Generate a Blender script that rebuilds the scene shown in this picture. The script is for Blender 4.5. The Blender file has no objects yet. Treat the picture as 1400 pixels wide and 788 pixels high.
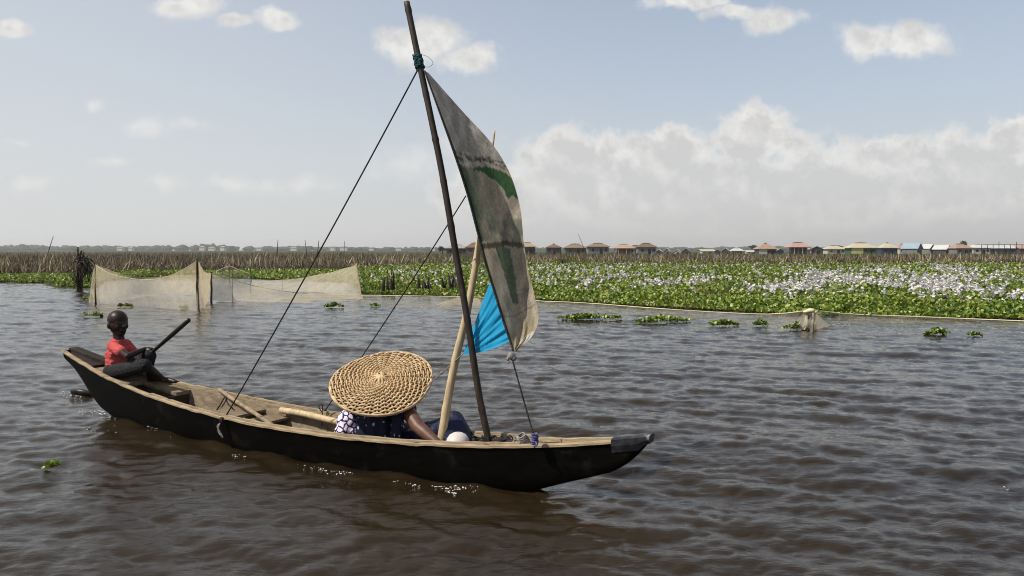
import bpy, bmesh, math, random
import numpy as np
random.seed(7)
rng = np.random.default_rng(7)
C = bpy.context.scene.collection
rad = math.radians

# ------------------------------------------------------------------ camera model (1400x788 photograph pixels)
F, H, YH = 1050.0, 1.5, 342.0
PITCH = math.atan((394 - YH) / F)
cp, sp = math.cos(PITCH), math.sin(PITCH)
CAM = np.array([0, 0, H])
def ray(px, py):
    X = (px - 700) / F; V = (394 - py) / F
    return np.array([X, cp + V * sp, -sp + V * cp])
def G(px, py, z=0.0):
    d = ray(px, py); return CAM + d * ((z - H) / d[2])
def P(px, py, Y):
    d = ray(px, py); return CAM + d * (Y / d[1])
def project(p):
    p = np.asarray(p, float); x, y, z = p[..., 0], p[..., 1], p[..., 2] - H
    d = y * cp - z * sp; v = z * cp + y * sp
    return 700 + F * x / d, 394 - F * v / d
# boat frame
S0 = np.array([-4.073, 7.21, 0.0]); B0 = np.array([.782, 4.374, 0.0])
AX = B0 - S0; BL = np.linalg.norm(AX); AX /= BL
NX = np.array([-AX[1], AX[0], 0.0])            # towards the far side
UP = np.array([0, 0, 1.0])
def BP(px, py, o=0.0):
    d = ray(px, py); t = (o + NX @ S0 - NX @ CAM) / (NX @ d); return CAM + t * d
def BW(s, o, z):
    return S0 + AX * (s * BL) + NX * o + UP * z
def lin(r, g, b):
    f = lambda c: (c / 255 / 12.92) if c / 255 <= .04045 else ((c / 255 + .055) / 1.055) ** 2.4
    return (f(r), f(g), f(b), 1)

# ------------------------------------------------------------------ object helpers
def wloc(o):
    v = np.zeros(3)
    while o is not None:
        v = v + np.array(o.location); o = o.parent
    return v
def tag(o, label=None, cat=None, group=None, kind=None):
    if label: o['label'] = label
    if cat: o['category'] = cat
    if group: o['group'] = group
    if kind: o['kind'] = kind
    return o
def empty(name, loc, label=None, cat=None, group=None, parent=None):
    o = bpy.data.objects.new(name, None); C.objects.link(o)
    o.empty_display_size = .1
    o.location = np.array(loc) - (wloc(parent) if parent else 0); o.parent = parent
    return tag(o, label, cat, group)
def obj(name, V, Fc, mat, parent=None, origin=None, smooth=False):
    """one mesh object from world-space vertices"""
    V = np.asarray(V, float).reshape(-1, 3)
    if parent is not None: org = wloc(parent); loc = np.zeros(3)
    else:
        org = np.array(origin, float) if origin is not None else np.array([V[:, 0].mean(), V[:, 1].mean(), V[:, 2].min()])
        loc = org
    me = bpy.data.meshes.new(name)
    if isinstance(Fc, np.ndarray):
        m, k = Fc.shape
        me.vertices.add(len(V)); me.vertices.foreach_set('co', (V - org).astype(np.float32).ravel())
        me.loops.add(m * k); me.loops.foreach_set('vertex_index', Fc.astype(np.int32).ravel())
        me.polygons.add(m); me.polygons.foreach_set('loop_start', np.arange(0, m * k, k, dtype=np.int32))
        me.polygons.foreach_set('loop_total', np.full(m, k, np.int32))
        me.update(calc_edges=True)
    else:
        me.from_pydata((V - org).tolist(), [], [list(f) for f in Fc]); me.update()
    if smooth:
        me.polygons.foreach_set('use_smooth', np.ones(len(me.polygons), bool))
    mats = mat if isinstance(mat, (list, tuple)) else [mat]
    for m_ in mats: me.materials.append(m_)
    o = bpy.data.objects.new(name, me); C.objects.link(o)
    o.parent = parent; o.location = loc
    return o
class MB:
    def __init__(s): s.v = []; s.f = []
    def add(s, V, Fc):
        n = len(s.v); s.v.extend([tuple(map(float, p)) for p in V]); s.f.extend([tuple(i + n for i in f) for f in Fc]); return s
    def tube(s, pts, r, n=8, cap=True):
        pts = np.asarray(pts, float); m = len(pts)
        r = np.full(m, r, float) if np.isscalar(r) else np.asarray(r, float)
        T = np.gradient(pts, axis=0); T /= np.linalg.norm(T, axis=1)[:, None] + 1e-12
        a = np.cross(T[0], [0, 0, 1.0]);
        if np.linalg.norm(a) < .05: a = np.cross(T[0], [1.0, 0, 0])
        a /= np.linalg.norm(a); V = []
        for i in range(m):
            a = a - T[i] * (a @ T[i]); a /= np.linalg.norm(a) + 1e-12; b = np.cross(T[i], a)
            for k in range(n):
                t = 2 * math.pi * k / n; V.append(pts[i] + r[i] * (a * math.cos(t) + b * math.sin(t)))
        Fc = [(i * n + k, i * n + (k + 1) % n, (i + 1) * n + (k + 1) % n, (i + 1) * n + k) for i in range(m - 1) for k in range(n)]
        if cap:
            Fc.append(tuple(range(n - 1, -1, -1))); Fc.append(tuple((m - 1) * n + k for k in range(n)))
        return s.add(V, Fc)
    def box(s, c, ax, ay, az):
        """centre and three half-axis vectors"""
        c, ax, ay, az = [np.asarray(q, float) for q in (c, ax, ay, az)]
        V = [c + i * ax + j * ay + k * az for k in (-1, 1) for j in (-1, 1) for i in (-1, 1)]
        return s.add(V, [(0, 2, 3, 1), (4, 5, 7, 6), (0, 1, 5, 4), (2, 6, 7, 3), (0, 4, 6, 2), (1, 3, 7, 5)])
    def grid(s, Pt):
        Pt = np.asarray(Pt, float); a, b = Pt.shape[:2]
        return s.add(Pt.reshape(-1, 3), [(i * b + j, i * b + j + 1, (i + 1) * b + j + 1, (i + 1) * b + j) for i in range(a - 1) for j in range(b - 1)])
    def ball(s, c, R, n=12, m=8):
        """ellipsoid with half axes R (3 vectors or 3 numbers)"""
        c = np.asarray(c, float)
        R = np.diag(R) if np.ndim(R) == 1 else np.asarray(R, float)
        V = [c + R[2]]
        for i in range(1, m):
            t = math.pi * i / m
            for k in range(n):
                f = 2 * math.pi * k / n
                V.append(c + R[0] * math.sin(t) * math.cos(f) + R[1] * math.sin(t) * math.sin(f) + R[2] * math.cos(t))
        V.append(c - R[2]); Fc = [(0, 1 + k, 1 + (k + 1) % n) for k in range(n)]
        for i in range(m - 2):
            for k in range(n):
                a = 1 + i * n + k; b = 1 + i * n + (k + 1) % n
                Fc.append((a, a + n, b + n, b))
        l = len(V) - 1; q = 1 + (m - 2) * n
        Fc += [(l, q + (k + 1) % n, q + k) for k in range(n)]
        return s.add(V, Fc)
    def cap(s, p0, p1, r0, r1, n=12):
        """tapered capsule"""
        p0, p1 = np.asarray(p0, float), np.asarray(p1, float); d = p1 - p0; L = np.linalg.norm(d); d = d / L
        ts = np.linspace(0, math.pi / 2, 5)
        pts = [p0 - d * r0 * math.cos(t) for t in ts[:-1]] + [p0, p1] + [p1 + d * r1 * math.sin(t) for t in ts[1:]]
        rr = [max(r0 * math.sin(t), r0 * .08) for t in ts[:-1]] + [r0, r1] + [max(r1 * math.cos(t), r1 * .08) for t in ts[1:]]
        # straight line: build without gradient trouble
        return s.tube(pts, rr, n)
    def obj(s, name, mat, parent=None, smooth=False, origin=None):
        return obj(name, s.v, s.f, mat, parent, origin, smooth)
def body_mesh(name, mb, mat, parent, voxel, smooth_it=6, fac=.5, origin=None):
    """one continuous surface out of overlapping masses"""
    o = mb.obj(name, mat, parent, True, origin)
    r = o.modifiers.new('r', 'REMESH'); r.mode = 'VOXEL'; r.voxel_size = voxel; r.use_smooth_shade = True
    m = o.modifiers.new('s', 'SMOOTH'); m.factor = fac; m.iterations = smooth_it
    dg = bpy.context.evaluated_depsgraph_get(); dg.update()
    me = bpy.data.meshes.new_from_object(o.evaluated_get(dg))
    old = o.data; o.modifiers.clear(); o.data = me
    if not me.materials: me.materials.append(mat)
    me.polygons.foreach_set('use_smooth', np.ones(len(me.polygons), bool))
    bpy.data.meshes.remove(old); me.name = name
    return o
def smoothline(pts, n):
    """Catmull-Rom through points"""
    p = np.asarray(pts, float); p = np.vstack([2 * p[0] - p[1], p, 2 * p[-1] - p[-2]]); m = len(p) - 3; out = []
    for t in np.linspace(0, m - 1e-6, n):
        i = int(t); u = t - i; a, b, c, d = p[i:i + 4]
        out.append(.5 * (2 * b + (c - a) * u + (2 * a - 5 * b + 4 * c - d) * u * u + (3 * b - a - 3 * c + d) * u ** 3))
    return np.array(out)
def sag(a, b, n, k):
    a, b = np.asarray(a, float), np.asarray(b, float); t = np.linspace(0, 1, n)[:, None]
    return a + (b - a) * t - np.array([0, 0, 1]) * k * 4 * t * (1 - t)

# ------------------------------------------------------------------ materials
def newmat(name):
    m = bpy.data.materials.new(name); m.use_nodes = True
    nt = m.node_tree; nt.nodes.clear()
    out = nt.nodes.new('ShaderNodeOutputMaterial'); return m, nt, out
def noise_node(nt, scale, detail=5, rough=.6, stretch=None, dist=0.0, gen='Object'):
    tc = nt.nodes.new('ShaderNodeTexCoord'); src = tc.outputs[gen]
    if stretch:
        mp = nt.nodes.new('ShaderNodeMapping'); mp.inputs['Scale'].default_value = stretch
        nt.links.new(src, mp.inputs['Vector']); src = mp.outputs[0]
    n = nt.nodes.new('ShaderNodeTexNoise'); n.inputs['Scale'].default_value = scale
    n.inputs['Detail'].default_value = detail; n.inputs['Roughness'].default_value = rough; n.inputs['Distortion'].default_value = dist
    nt.links.new(src, n.inputs['Vector']); return n
def ramp_node(nt, fac, stops):
    r = nt.nodes.new('ShaderNodeValToRGB'); e = r.color_ramp.elements
    while len(e) < len(stops): e.new(.5)
    for el, (p, c) in zip(e, stops): el.position = p; el.color = c if len(c) == 4 else (*c, 1)
    nt.links.new(fac, r.inputs[0]); return r
def pbr(name, stops, scale=8, rough=.75, bump=.2, stretch=None, spec=.3, detail=6, dist=0.0, trans=0.0, alpha=None, bscale=None, bdist=.01, island=False, coat=0.0):
    m, nt, out = newmat(name); L = nt.links
    b = nt.nodes.new('ShaderNodeBsdfPrincipled')
    n = noise_node(nt, scale, detail, .62, stretch, dist)
    if island:
        g = nt.nodes.new('ShaderNodeNewGeometry'); fac = g.outputs['Random Per Island']
    else: fac = n.outputs['Fac']
    r = ramp_node(nt, fac, stops); L.new(r.outputs[0], b.inputs['Base Color'])
    b.inputs['Roughness'].default_value = rough; b.inputs['Specular IOR Level'].default_value = spec
    if coat: b.inputs['Coat Weight'].default_value = coat; b.inputs['Coat Roughness'].default_value = .15
    if bump:
        n2 = n if bscale is None else noise_node(nt, bscale, detail, .65, stretch, dist)
        bp = nt.nodes.new('ShaderNodeBump'); bp.inputs['Strength'].default_value = bump; bp.inputs['Distance'].default_value = bdist
        L.new(n2.outputs['Fac'], bp.inputs['Height']); L.new(bp.outputs[0], b.inputs['Normal'])
    sh = b.outputs[0]
    if trans:
        t = nt.nodes.new('ShaderNodeBsdfTranslucent'); L.new(r.outputs[0], t.inputs['Color'])
        mx = nt.nodes.new('ShaderNodeMixShader'); mx.inputs[0].default_value = trans
        L.new(sh, mx.inputs[1]); L.new(t.outputs[0], mx.inputs[2]); sh = mx.outputs[0]
    if alpha is not None:
        tr = nt.nodes.new('ShaderNodeBsdfTransparent'); mx = nt.nodes.new('ShaderNodeMixShader')
        L.new(tr.outputs[0], mx.inputs[1]); L.new(sh, mx.inputs[2])
        na = noise_node(nt, 2.5, 4, .6); mr = nt.nodes.new('ShaderNodeMapRange')
        mr.inputs[1].default_value = .3; mr.inputs[2].default_value = .7; mr.inputs[3].default_value = alpha[0]; mr.inputs[4].default_value = alpha[1]
        L.new(na.outputs['Fac'], mr.inputs[0]); L.new(mr.outputs[0], mx.inputs[0]); sh = mx.outputs[0]
    L.new(sh, out.inputs['Surface']); return m
def blotch(m, col, scale, lo, hi, amt):
    """lets patches of a second colour (dead, dry, rusty) show in a material"""
    nt = m.node_tree; L = nt.links; n = noise_node(nt, scale, 4, .6); mr = nt.nodes.new('ShaderNodeMapRange'); mr.inputs[1].default_value = lo; mr.inputs[2].default_value = hi; mr.inputs[4].default_value = amt
    L.new(n.outputs['Fac'], mr.inputs[0])
    for l in [l for l in L if l.from_node.type == 'VALTORGB']:
        mx = nt.nodes.new('ShaderNodeMix'); mx.data_type = 'RGBA'; mx.inputs[7].default_value = (*col, 1); f, t = l.from_socket, l.to_socket; L.remove(l)
        L.new(mr.outputs[0], mx.inputs[0]); L.new(f, mx.inputs[6]); L.new(mx.outputs[2], t)
def flat2(a, b, lo=.35, hi=.65): return [(lo, a), (hi, b)]

M = {}
M['hull'] = pbr('tarred_hull', flat2((.0012, .0011, .001, 1), (.004, .0034, .003, 1)), 6, .5, .3, (1, 1, 4), .05, bdist=.006)
blotch(M['hull'], (.030, .024, .018), 6, .58, .74, .55)
M['wood_in'] = pbr('weathered_inner_planks', [(.25, (.10, .075, .048, 1)), (.5, (.20, .155, .105, 1)), (.75, (.32, .26, .185, 1))], 7, .85, .5, (1.2, 1.2, 3.5), .15, dist=.6, bdist=.008)
M['rail'] = pbr('worn_rail_wood', [(.25, (.14, .10, .062, 1)), (.5, (.30, .23, .145, 1)), (.8, (.43, .34, .225, 1))], 9, .8, .5, (1, 1.5, 6), .2, dist=.4, bdist=.005)
M['board'] = pbr('grey_thwart_board', [(.25, (.09, .065, .042, 1)), (.55, (.20, .15, .10, 1)), (.8, (.31, .245, .17, 1))], 10, .85, .45, (1, 3, 1), .15, bdist=.005)
M['dark_board'] = pbr('dark_board_and_shade', flat2((.012, .009, .007, 1), (.04, .03, .022, 1)), 9, .7, .4, (1, 3, 1), .2, bdist=.005)  # dark wood; on the bulkhead this colour carries the shade
M['bow_metal'] = pbr('worn_metal_bow_cap', [(.48, (.010, .010, .012, 1)), (.60, (.035, .037, .045, 1)), (.68, (.40, .41, .43, 1))], 13, .45, .3, None, .5, bdist=.003)
M['mast'] = pbr('dark_bamboo', [(.3, (.010, .006, .004, 1)), (.6, (.036, .021, .013, 1)), (.8, (.085, .054, .034, 1))], 10, .6, .3, (4, 4, 1), .35, bdist=.003)
M['pole'] = pbr('pale_bamboo', [(.25, (.30, .22, .12, 1)), (.55, (.48, .37, .22, 1)), (.8, (.58, .47, .30, 1))], 8, .6, .2, (4, 4, 1), .3, bdist=.003)
M['stick'] = pbr('brown_stick', flat2((.16, .115, .07, 1), (.32, .25, .165, 1)), 12, .8, .3, None, .2, bdist=.003)
M['rope'] = pbr('dark_rope', flat2((.012, .011, .011, 1), (.05, .045, .042, 1)), 60, .9, .4, None, .1, bdist=.002)
M['grey_rope'] = pbr('frayed_grey_rope', flat2((.12, .11, .10, 1), (.3, .28, .25, 1)), 60, .9, .4, None, .1, bdist=.002)
M['teal_rope'] = pbr('teal_lashing', flat2((.01, .03, .035, 1), (.02, .09, .10, 1)), 60, .8, .4, None, .2, bdist=.002)
M['violet_rope'] = pbr('violet_rope_knot', flat2((.03, .028, .07, 1), (.13, .12, .27, 1)), 60, .8, .4, None, .2, bdist=.002)
M['blue'] = pbr('blue_tarpaulin', flat2((.015, .30, .56, 1), (.03, .40, .68, 1)), 6, .5, .1, None, .3, trans=.35, bdist=.003)
M['skin'] = pbr('dark_brown_skin', flat2((.013, .0065, .0042, 1), (.024, .012, .0078, 1)), 20, .42, .08, None, .24, bdist=.002)
M['skin2'] = pbr('brown_skin', flat2((.085, .035, .022, 1), (.125, .056, .036, 1)), 20, .5, .08, None, .4, bdist=.002)
M['shirt'] = pbr('coral_red_shirt', flat2((.40, .060, .060, 1), (.52, .100, .095, 1)), 14, .9, .8, (1, 1, 3), .1, bdist=.02)
M['bowl'] = pbr('pale_plastic_bowl', flat2((.50, .44, .40, 1), (.60, .54, .50, 1)), 8, .5, .05, None, .4)
M['wicker'] = pbr('straw_wicker', [(.25, (.27, .165, .078, 1)), (.5, (.50, .355, .195, 1)), (.78, (.70, .55, .355, 1))], 22, .6, .3, None, .3, bdist=.003)
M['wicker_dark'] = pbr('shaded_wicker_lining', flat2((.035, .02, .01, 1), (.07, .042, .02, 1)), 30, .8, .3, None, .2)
M['hair'] = pbr('black_hair', flat2((.006, .005, .005, 1), (.012, .01, .01, 1)), 60, .8, .5, None, .2)
M['net'] = pbr('pale_fishing_net', flat2((.68, .58, .40, 1), (.80, .70, .52, 1)), 5, .9, .1, None, .05, trans=.55, alpha=(.30, .52))
M['net_thin'] = pbr('thin_grey_fishing_net', flat2((.42, .37, .29, 1), (.54, .49, .39, 1)), 5, .9, .1, None, .05, trans=.5, alpha=(.48, .66))
M['net_dense'] = pbr('dense_pale_net', flat2((.66, .57, .41, 1), (.78, .69, .52, 1)), 5, .9, .1, None, .05, trans=.5, alpha=(.46, .66))
M['net_faint'] = pbr('faint_wet_net', flat2((.5, .44, .33, 1), (.6, .54, .42, 1)), 5, .9, .1, None, .05, trans=.5, alpha=(.06, .34))
M['net_cord'] = pbr('pale_net_cord', flat2((.50, .46, .27, 1), (.64, .60, .40, 1)), 20, .9, .1, None, .1)
M['stake'] = pbr('dark_wet_stake', flat2((.016, .012, .009, 1), (.06, .045, .032, 1)), 12, .8, .4, (4, 4, 1), .2, bdist=.006)
M['brush'] = pbr('dead_brush', [(0, (.012, .010, .009, 1)), (.6, (.045, .036, .03, 1)), (1, (.12, .095, .075, 1))], island=True, bump=0, rough=.9, spec=.1)
M['leaf'] = pbr('hyacinth_leaf', [(0, (.020, .055, .006, 1)), (.25, (.075, .145, .010, 1)), (.55, (.165, .245, .020, 1)), (.82, (.30, .35, .045, 1)), (1, (.48, .48, .15, 1))], island=True, bump=0, rough=.42, spec=.45, trans=.3)
blotch(M['leaf'], (.20, .17, .045), .55, .56, .70, .75)
M['flower'] = pbr('pale_lilac_petal', [(0, (.48, .45, .46, 1)), (.6, (.66, .63, .63, 1)), (1, (.78, .76, .74, 1))], island=True, bump=0, rough=.8, spec=.1, trans=.3)
M['reed'] = pbr('dead_reed_blade', [(0, (.022, .016, .012, 1)), (.3, (.075, .052, .034, 1)), (.6, (.155, .115, .073, 1)), (.85, (.235, .18, .118, 1)), (1, (.40, .33, .23, 1))], island=True, bump=0, rough=.9, spec=.1, trans=.15)
blotch(M['reed'], (.03, .022, .016), .16, .50, .60, .7)
M['straw'] = pbr('pale_broken_reed', [(0, (.08, .06, .04, 1)), (.5, (.24, .185, .12, 1)), (1, (.46, .385, .275, 1))], island=True, bump=0, rough=.9, spec=.1, trans=.15)
M['sedge'] = pbr('green_sedge_blade', [(0, (.028, .05, .010, 1)), (.5, (.10, .13, .024, 1)), (1, (.20, .20, .05, 1))], island=True, bump=0, rough=.8, spec=.15, trans=.25)
M['ground'] = pbr('marsh_mud', [(.3, (.022, .018, .010, 1)), (.5, (.040, .040, .014, 1)), (.7, (.075, .060, .032, 1))], .12, .95, .4, None, .1, detail=8)
M['far_leaf'] = pbr('far_tree_foliage', [(.3, (.016, .028, .014, 1)), (.7, (.05, .07, .03, 1))], .15, .9, 0, None, .1)
M['far_wall'] = pbr('far_pale_wall', flat2((.5, .48, .44, 1), (.6, .58, .54, 1)), 1, .9, 0, None, .1)
M['far_roof'] = pbr('far_grey_roof', flat2((.25, .2, .17, 1), (.35, .3, .27, 1)), 1, .9, 0, None, .1)
M['wet_dark'] = pbr('wet_dark_wood', flat2((.008, .006, .005, 1), (.025, .018, .013, 1)), 9, .35, .3, (1, 3, 1), .25, bdist=.012)

def vcol_mat(name, trans, rough=.8, weave=None, bump=.25, dirt=.5):
    m, nt, out = newmat(name); L = nt.links
    b = nt.nodes.new('ShaderNodeBsdfPrincipled'); b.inputs['Roughness'].default_value = rough; b.inputs['Specular IOR Level'].default_value = .2
    a = nt.nodes.new('ShaderNodeVertexColor'); a.layer_name = 'Col'
    n = noise_node(nt, 75, 8, .75, (1, 1, .5)); r = ramp_node(nt, n.outputs['Fac'], [(.3, (1 - dirt, 1 - dirt, 1 - dirt, 1)), (.7, (1 + dirt * .4,) * 3 + (1,))])
    mx = nt.nodes.new('ShaderNodeMix'); mx.data_type = 'RGBA'; mx.blend_type = 'MULTIPLY'; mx.inputs[0].default_value = 1
    nb = noise_node(nt, 9, 7, .72, (1, 1, .4), 1.2); rb = ramp_node(nt, nb.outputs['Fac'], [(.34, (.66, .66, .66, 1)), (.5, (1, 1, 1, 1)), (.68, (1.16, 1.15, 1.12, 1))])
    m0 = nt.nodes.new('ShaderNodeMix'); m0.data_type = 'RGBA'; m0.blend_type = 'MULTIPLY'; m0.inputs[0].default_value = .8
    L.new(r.outputs[0], m0.inputs[6]); L.new(rb.outputs[0], m0.inputs[7])
    L.new(a.outputs[0], mx.inputs[6]); L.new(m0.outputs[2], mx.inputs[7]); L.new(mx.outputs[2], b.inputs['Base Color'])
    n2 = noise_node(nt, 20, 6, .7, (1, 1, .35), .8); bp = nt.nodes.new('ShaderNodeBump'); bp.inputs['Strength'].default_value = bump; bp.inputs['Distance'].default_value = .01
    L.new(n2.outputs['Fac'], bp.inputs['Height']); L.new(bp.outputs[0], b.inputs['Normal'])
    t = nt.nodes.new('ShaderNodeBsdfTranslucent'); L.new(mx.outputs[2], t.inputs['Color']); L.new(bp.outputs[0], t.inputs['Normal'])
    ms = nt.nodes.new('ShaderNodeMixShader'); ms.inputs[0].default_value = trans
    L.new(b.outputs[0], ms.inputs[1]); L.new(t.outputs[0], ms.inputs[2]); L.new(ms.outputs[0], out.inputs['Surface']); return m
def set_vcol(o, cols):
    a = o.data.color_attributes.new('Col', 'FLOAT_COLOR', 'POINT')
    c = np.ones((len(o.data.vertices), 4), np.float32); c[:, :3] = np.asarray(cols)[:, :3]
    a.data.foreach_set('color', c.ravel())
M['sail'] = vcol_mat('patched_sack_sail', .5, dirt=.42, bump=.6)
def print_mat(name, base, mark, scale, thr, kind='SMOOTH', rough=.85, dist='F1'):
    """printed cloth: marks of one colour on another"""
    m, nt, out = newmat(name); L = nt.links
    b = nt.nodes.new('ShaderNodeBsdfPrincipled'); b.inputs['Roughness'].default_value = rough; b.inputs['Specular IOR Level'].default_value = .25
    tc = nt.nodes.new('ShaderNodeTexCoord'); v = nt.nodes.new('ShaderNodeTexVoronoi'); v.feature = kind; v.inputs['Scale'].default_value = scale
    nz = nt.nodes.new('ShaderNodeTexNoise'); nz.inputs['Scale'].default_value = 18
    ad = nt.nodes.new('ShaderNodeVectorMath'); ad.operation = 'MULTIPLY_ADD'; ad.inputs[1].default_value = (.04, .04, .04)
    L.new(tc.outputs['Object'], nz.inputs['Vector']); L.new(nz.outputs['Color'], ad.inputs[0]); L.new(tc.outputs['Object'], ad.inputs[2])
    L.new(ad.outputs[0], v.inputs['Vector'])
    r = ramp_node(nt, v.outputs['Distance'], [(thr, mark), (thr + .04, base)]); L.new(r.outputs[0], b.inputs['Base Color'])
    bn = noise_node(nt, 14, 4, .6); bp = nt.nodes.new('ShaderNodeBump'); bp.inputs['Strength'].default_value = .5; bp.inputs['Distance'].default_value = .015
    L.new(bn.outputs['Fac'], bp.inputs['Height']); L.new(bp.outputs[0], b.inputs['Normal'])
    L.new(b.outputs[0], out.inputs['Surface']); return m
M['shorts'] = print_mat('dark_printed_shorts', (.004, .004, .005, 1), (.045, .045, .048, 1), 30, .010, 'DISTANCE_TO_EDGE')
M['sleeve'] = print_mat('white_violet_print', (.72, .64, .78, 1), (.03, .018, .06, 1), 24, .10, 'DISTANCE_TO_EDGE')
M['blouse'] = print_mat('navy_spotted_cloth', (.006, .007, .024, 1), (.36, .34, .40, 1), 24, .22, 'F1')
M['navy'] = pbr('navy_wrapper_cloth', flat2((.004, .006, .020, 1), (.009, .016, .065, 1)), 9, .55, .8, None, .3, bdist=.03)

# ------------------------------------------------------------------ camera, sun, sky
cam = bpy.data.cameras.new('camera'); co = bpy.data.objects.new('camera', cam); C.objects.link(co)
co.location = CAM; co.rotation_euler = (math.pi / 2 - PITCH, 0, 0)
cam.sensor_width = 36; cam.lens = F / 1400 * 36; cam.clip_end = 12000; cam.clip_start = .05
sc = bpy.context.scene; sc.camera = co
SUNV = np.array([-1.2, -.47, 1.5]); SUNV /= np.linalg.norm(SUNV)
sl = bpy.data.lights.new('sun', 'SUN'); sl.energy = 4.2; sl.angle = rad(.6); sl.color = (1, .95, .86)
so = bpy.data.objects.new('sun', sl); C.objects.link(so)
from mathutils import Vector
so.rotation_euler = Vector(-SUNV).to_track_quat('-Z', 'Y').to_euler(); so.location = (-20, -8, 25)
ELEV = math.asin(SUNV[2]); AZ = math.atan2(SUNV[0], SUNV[1])     # clockwise from +Y
SKY_STRENGTH = .10
def build_world():
    w = bpy.data.worlds.new('World'); sc.world = w; w.use_nodes = True
    nt = w.node_tree; nt.nodes.clear(); L = nt.links; N = nt.nodes.new
    out = N('ShaderNodeOutputWorld'); bg = N('ShaderNodeBackground'); bg.inputs[1].default_value = SKY_STRENGTH; L.new(bg.outputs[0], out.inputs[0])
    sky = N('ShaderNodeTexSky'); sky.sky_type = 'NISHITA'; sky.sun_disc = False
    sky.sun_elevation = ELEV; sky.sun_rotation = AZ; sky.air_density = 1.0; sky.dust_density = 1.5; sky.ozone_density = 1.2
    def math_(op, a, b=None, c=None, clamp=False):
        n = N('ShaderNodeMath'); n.operation = op; n.use_clamp = clamp
        for i, v in enumerate((a, b, c)):
            if v is None: continue
            if isinstance(v, (int, float)): n.inputs[i].default_value = v
            else: L.new(v, n.inputs[i])
        return n.outputs[0]
    def mix(f, a, b):
        n = N('ShaderNodeMix'); n.data_type = 'RGBA'
        for i, v in ((0, f), (6, a), (7, b)):
            if isinstance(v, (int, float)): n.inputs[i].default_value = v
            elif isinstance(v, tuple): n.inputs[i].default_value = v
            else: L.new(v, n.inputs[i])
        return n.outputs[2]
    def sstep(v, a, b):
        n = N('ShaderNodeMapRange'); n.interpolation_type = 'SMOOTHSTEP'; n.inputs[1].default_value = a; n.inputs[2].default_value = b
        L.new(v, n.inputs[0]); return n.outputs[0]
    tc = N('ShaderNodeTexCoord'); sx = N('ShaderNodeSeparateXYZ'); L.new(tc.outputs['Generated'], sx.inputs[0])
    X, Y, Z = sx.outputs
    front = sstep(Y, .12, .3); ys = math_('MAXIMUM', Y, .1)
    u = math_('MULTIPLY', math_('DIVIDE', X, ys), F / 100); v = math_('MULTIPLY', math_('DIVIDE', Z, ys), F / 100)
    cv = N('ShaderNodeCombineXYZ'); L.new(u, cv.inputs[0]); L.new(v, cv.inputs[1])
    def noise(vec, scale, detail=8, rough=.58, off=0.0):
        n = N('ShaderNodeTexNoise'); n.inputs['Scale'].default_value = scale; n.inputs['Detail'].default_value = detail; n.inputs['Roughness'].default_value = rough
        if off:
            a = N('ShaderNodeVectorMath'); a.operation = 'ADD'; a.inputs[1].default_value = (off * .6, off, 0); L.new(vec, a.inputs[0]); vec = a.outputs[0]
        L.new(vec, n.inputs['Vector']); return n
    nd = noise(cv.outputs[0], .9, 6, .6)
    wv = N('ShaderNodeVectorMath'); wv.operation = 'MULTIPLY_ADD'; wv.inputs[1].default_value = (.75, .5, 0)
    sb = N('ShaderNodeVectorMath'); sb.operation = 'SUBTRACT'; sb.inputs[1].default_value = (.5, .5, .5); L.new(nd.outputs['Color'], sb.inputs[0])
    L.new(sb.outputs[0], wv.inputs[0]); L.new(cv.outputs[0], wv.inputs[2]); W = wv.outputs[0]
    def field(ells):
        cur = None
        for (px, py, rx, ry) in ells:
            d = ray(px, py); cx, cy = d[0] / d[1] * F / 100, d[2] / d[1] * F / 100
            a = N('ShaderNodeVectorMath'); a.operation = 'MULTIPLY_ADD'; a.inputs[1].default_value = (100 / rx, 100 / ry, 0); a.inputs[2].default_value = (-cx * 100 / rx, -cy * 100 / ry, 0)
            L.new(W, a.inputs[0]); l = N('ShaderNodeVectorMath'); l.operation = 'LENGTH'; L.new(a.outputs[0], l.inputs[0])
            cur = l.outputs['Value'] if cur is None else math_('MINIMUM', cur, l.outputs['Value'])
        return math_('SUBTRACT', 1.0, cur)
    n1 = noise(cv.outputs[0], 2.2, 10, .62); n1b = noise(cv.outputs[0], 2.2, 6, .6, .17)
    def cloud(ells, k, a, b):
        f = field(ells); m = math_('MULTIPLY_ADD', math_('SUBTRACT', n1.outputs['Fac'], .5), k, f)
        return sstep(m, a, b), f
    cum, fc = cloud([(560, 62, 58, 34), (598, 52, 58, 36), (640, 84, 62, 26), (255, 8, 62, 22), (375, 26, 40, 14), (16, 40, 32, 16),
                 (1185, 52, 58, 30), (1255, 58, 66, 27), (1060, 26, 58, 27), (945, 4, 70, 12), (1005, 18, 50, 16), (320, 30, 30, 9)], 1.55, -.02, .62)
    wisp, fw = cloud([(137, 140, 14, 11), (190, 175, 36, 17), (258, 170, 36, 10), (158, 218, 40, 10), (228, 246, 44, 14), (330, 250, 70, 14), (410, 250, 60, 14), (45, 250, 40, 14), (560, 225, 70, 30), (30, 195, 26, 8), (640, 205, 60, 28)], 2.6, -.1, 1.3)
    bank, fb = cloud([(785, 232, 95, 70), (900, 255, 120, 82), (925, 205, 70, 42), (1030, 188, 62, 52), (1130, 262, 150, 78), (1225, 215, 80, 34), (1330, 240, 150, 72), (1010, 270, 330, 70), (680, 270, 90, 50), (1390, 190, 60, 38)], 1.25, -.02, .34)
    # unseen clouds added over the dome to tone the water's reflections and fill light
    dn = noise(tc.outputs['Generated'], 3.0, 8, .6); rest = math_('MULTIPLY', sstep(dn.outputs['Fac'], .36, .62), sstep(Z, .27, .46))
    lp = math_('SUBTRACT', n1b.outputs['Fac'], n1.outputs['Fac'])
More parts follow.
